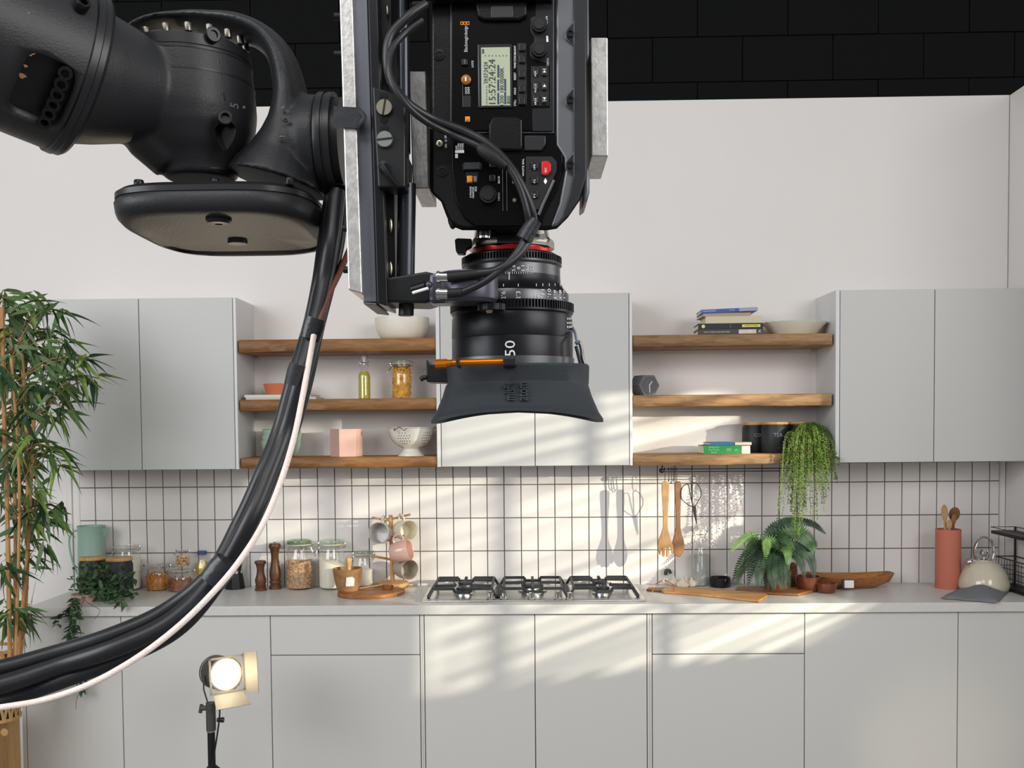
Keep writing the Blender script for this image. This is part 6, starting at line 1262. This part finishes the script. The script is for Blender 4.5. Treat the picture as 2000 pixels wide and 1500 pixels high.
MB().tube(bez([pf(1124, 672, -3.69), pf(1130, 668, -3.69), pf(1135, 678, -3.69), pf(1138, 700, -3.69), pf(1143, 716, -3.69), pf(1146, 735, -3.69), pf(1140, 742, -3.69), pf(1137, 725, -3.69), pf(1130, 695, -3.69), pf(1125, 676, -3.69)], 5), .0017, 8).build('safety_clip', mat('clip_steel', (90, 90, 92), .3, 1), hood)
MB().tube(bez([pf(1118, 640, -3.67), pf(1123, 650, -3.68), pf(1126, 664, -3.69), pf(1130, 672, -3.69)], 5), .0014, 6).build('safety_cord', mat('cord_blue_grey', (110, 126, 146), .5), hood)

#@@CABLES
# ------------------------------------------------------------------ cables
def cable(name, label, pts, r, mt, group=None):
    o = MB().tube(bez([at(x, y, Y) for x, y, Y in pts], 10), r, 12).build(name, mt); return tag(recentre(o), label, 'cable', group)
CB = mat('cable_black', (30, 31, 35), .38, spec=.55)
cable('camera_cable', 'black camera cable curving across the camera side, upper strand', [(832, 8, -3.765), (800, 30, -3.770), (763, 70, -3.772), (756, 120, -3.774), (768, 165, -3.776), (800, 205, -3.774), (850, 235, -3.764), (905, 256, -3.762), (950, 280, -3.764), (990, 318, -3.765), (1020, 365, -3.765), (1038, 410, -3.762), (1040, 445, -3.758), (1020, 490, -3.764), (975, 526, -3.770), (934, 534, -3.768)], 8.5/SF, CB)
cable('camera_cable', 'thinner black camera cable with an inline plug near the lens', [(826, 40, -3.765), (790, 66, -3.768), (764, 100, -3.776), (762, 150, -3.784), (790, 200, -3.784), (830, 236, -3.776), (880, 262, -3.764), (935, 286, -3.766), (985, 318, -3.768), (1012, 360, -3.768), (1028, 410, -3.766), (1030, 450, -3.762), (1002, 502, -3.768), (950, 548, -3.772), (902, 571, -3.768)], 6.5/SF, CB)
pl = MB(); a, b = at(934, 286, -3.770), at(984, 322, -3.770)
o = MB().lathe([(0, 0), (7/SF, 0), (12/SF, .004), (13/SF, .018), (10/SF, .022), (10/SF, .025), (7/SF, .0285), (0, .0285)], a, b-a, 24).build('inline_plug', BLACKR); tag(recentre(o), 'black inline plug on the thinner camera cable', 'plug')
o = MB().tube([at(1046, 430, -3.762), at(1034, 448, -3.762), at(1022, 468, -3.762)], [13/SF, 15/SF, 16/SF], 14).build('tape_wrap', mat('shiny_tape', (44, 46, 50), .3, bump=.8, bscale=60)); tag(recentre(o), 'shiny black tape wrap tying the two camera cables at the mount', 'tape')
RX = random.Random(2)
def strand(label, dx, ys, r, top=(655, 374), Y0=-3.60, extra=()):
    base = [(652, 380), (643, 470), (630, 550), (611, 640), (588, 740), (562, 840), (528, 930), (485, 1020), (428, 1118), (340, 1205), (230, 1258), (110, 1298), (0, 1330), (-90, 1350)]
    pts = []
    for i, (x, y) in enumerate(base):
        Yv = Y0-.012*i+ys[i % len(ys)]*.006; pts.append((x+dx[min(i, len(dx)-1)], y+(0 if i < 9 else dx[min(i, len(dx)-1)]*1.0*(1 if i > 8 else 0)), Yv))
    return cable('robot_cable', label, [(top[0]+dx[0], top[1], Y0)]+pts, r, CB, 'cables bundled along the robot arm')
strand('thick black cable forming the upper edge of the bundle', [-4, -8, -6, -6, -14, -16, -18, -16, -14, -14, -16, -18, -20, -20], [0, 1], .0075)
strand('thick black cable running along the middle of the bundle', [6, 4, 4, 2, 0, -2, -2, 2, 2, 2, 4, 4, 6, 6], [0, -1, 1], .0085, Y0=-3.61)
strand('thick black cable forming the lower edge of the bundle', [14, 16, 12, 8, 10, 8, 8, 12, 12, 16, 22, 26, 30, 30], [1, 0], .0075, Y0=-3.60)
strand('thin black cable lying behind the thick bundle cables', [20, 22, 16, 6, -4, 2, 10, 8, 4, 8, 12, 16, 16, 16], [2, 3], .005, Y0=-3.57)
BR = mat('braided_sleeve', (252, 232, 224), .6, bump=.6, bscale=900, var=.08, vscale=700)
cable('braided_cable', 'thin pinkish-white braided cable running along the black bundle', [(690, 470, -3.60), (664, 530, -3.62), (640, 580, -3.635), (622, 632, -3.65)], .0030, mat('copper_sleeve', (140, 86, 70), .5, bump=.6, bscale=900))
cable('braided_cable', 'bright pinkish-white braided cable beside the lower bundle', [(613, 655, -3.675), (602, 715, -3.69), (590, 780, -3.70), (573, 860, -3.71), (545, 950, -3.72), (510, 1030, -3.735), (466, 1098, -3.745), (418, 1155, -3.755), (350, 1222, -3.765), (270, 1283, -3.775), (180, 1334, -3.785), (90, 1366, -3.79), (0, 1382, -3.80), (-80, 1392, -3.80)], .0027, BR)
def wrap(label, p0, p1, r, Y0, mt=TAPE):
    a, b = at(*p0, Y0), at(*p1, Y0); o = MB().tube([a, a*.66+b*.34, a*.33+b*.67, b], [r*.96, r*1.04, r*1.0, r*.97], 18, flat=[r*.8]*4, up=(0, 1, 0)).build('tape_wrap', mt); return tag(recentre(o), label, 'tape')
wrap('crinkled black tape wrap high on the cable bundle', (617, 622), (605, 662), 21/sc(-3.66), -3.655, mat('shiny_tape', (44, 46, 50), .3, bump=.8, bscale=60))
wrap('black tape wrap around the bundle beside the orange bowl', (582, 712), (571, 752), 17/sc(-3.69), -3.69)
wrap('crinkled black tape wrap low on the bundle above the worktop', (444, 1096), (412, 1136), 27/sc(-3.73), -3.725, MATS['shiny_tape'])
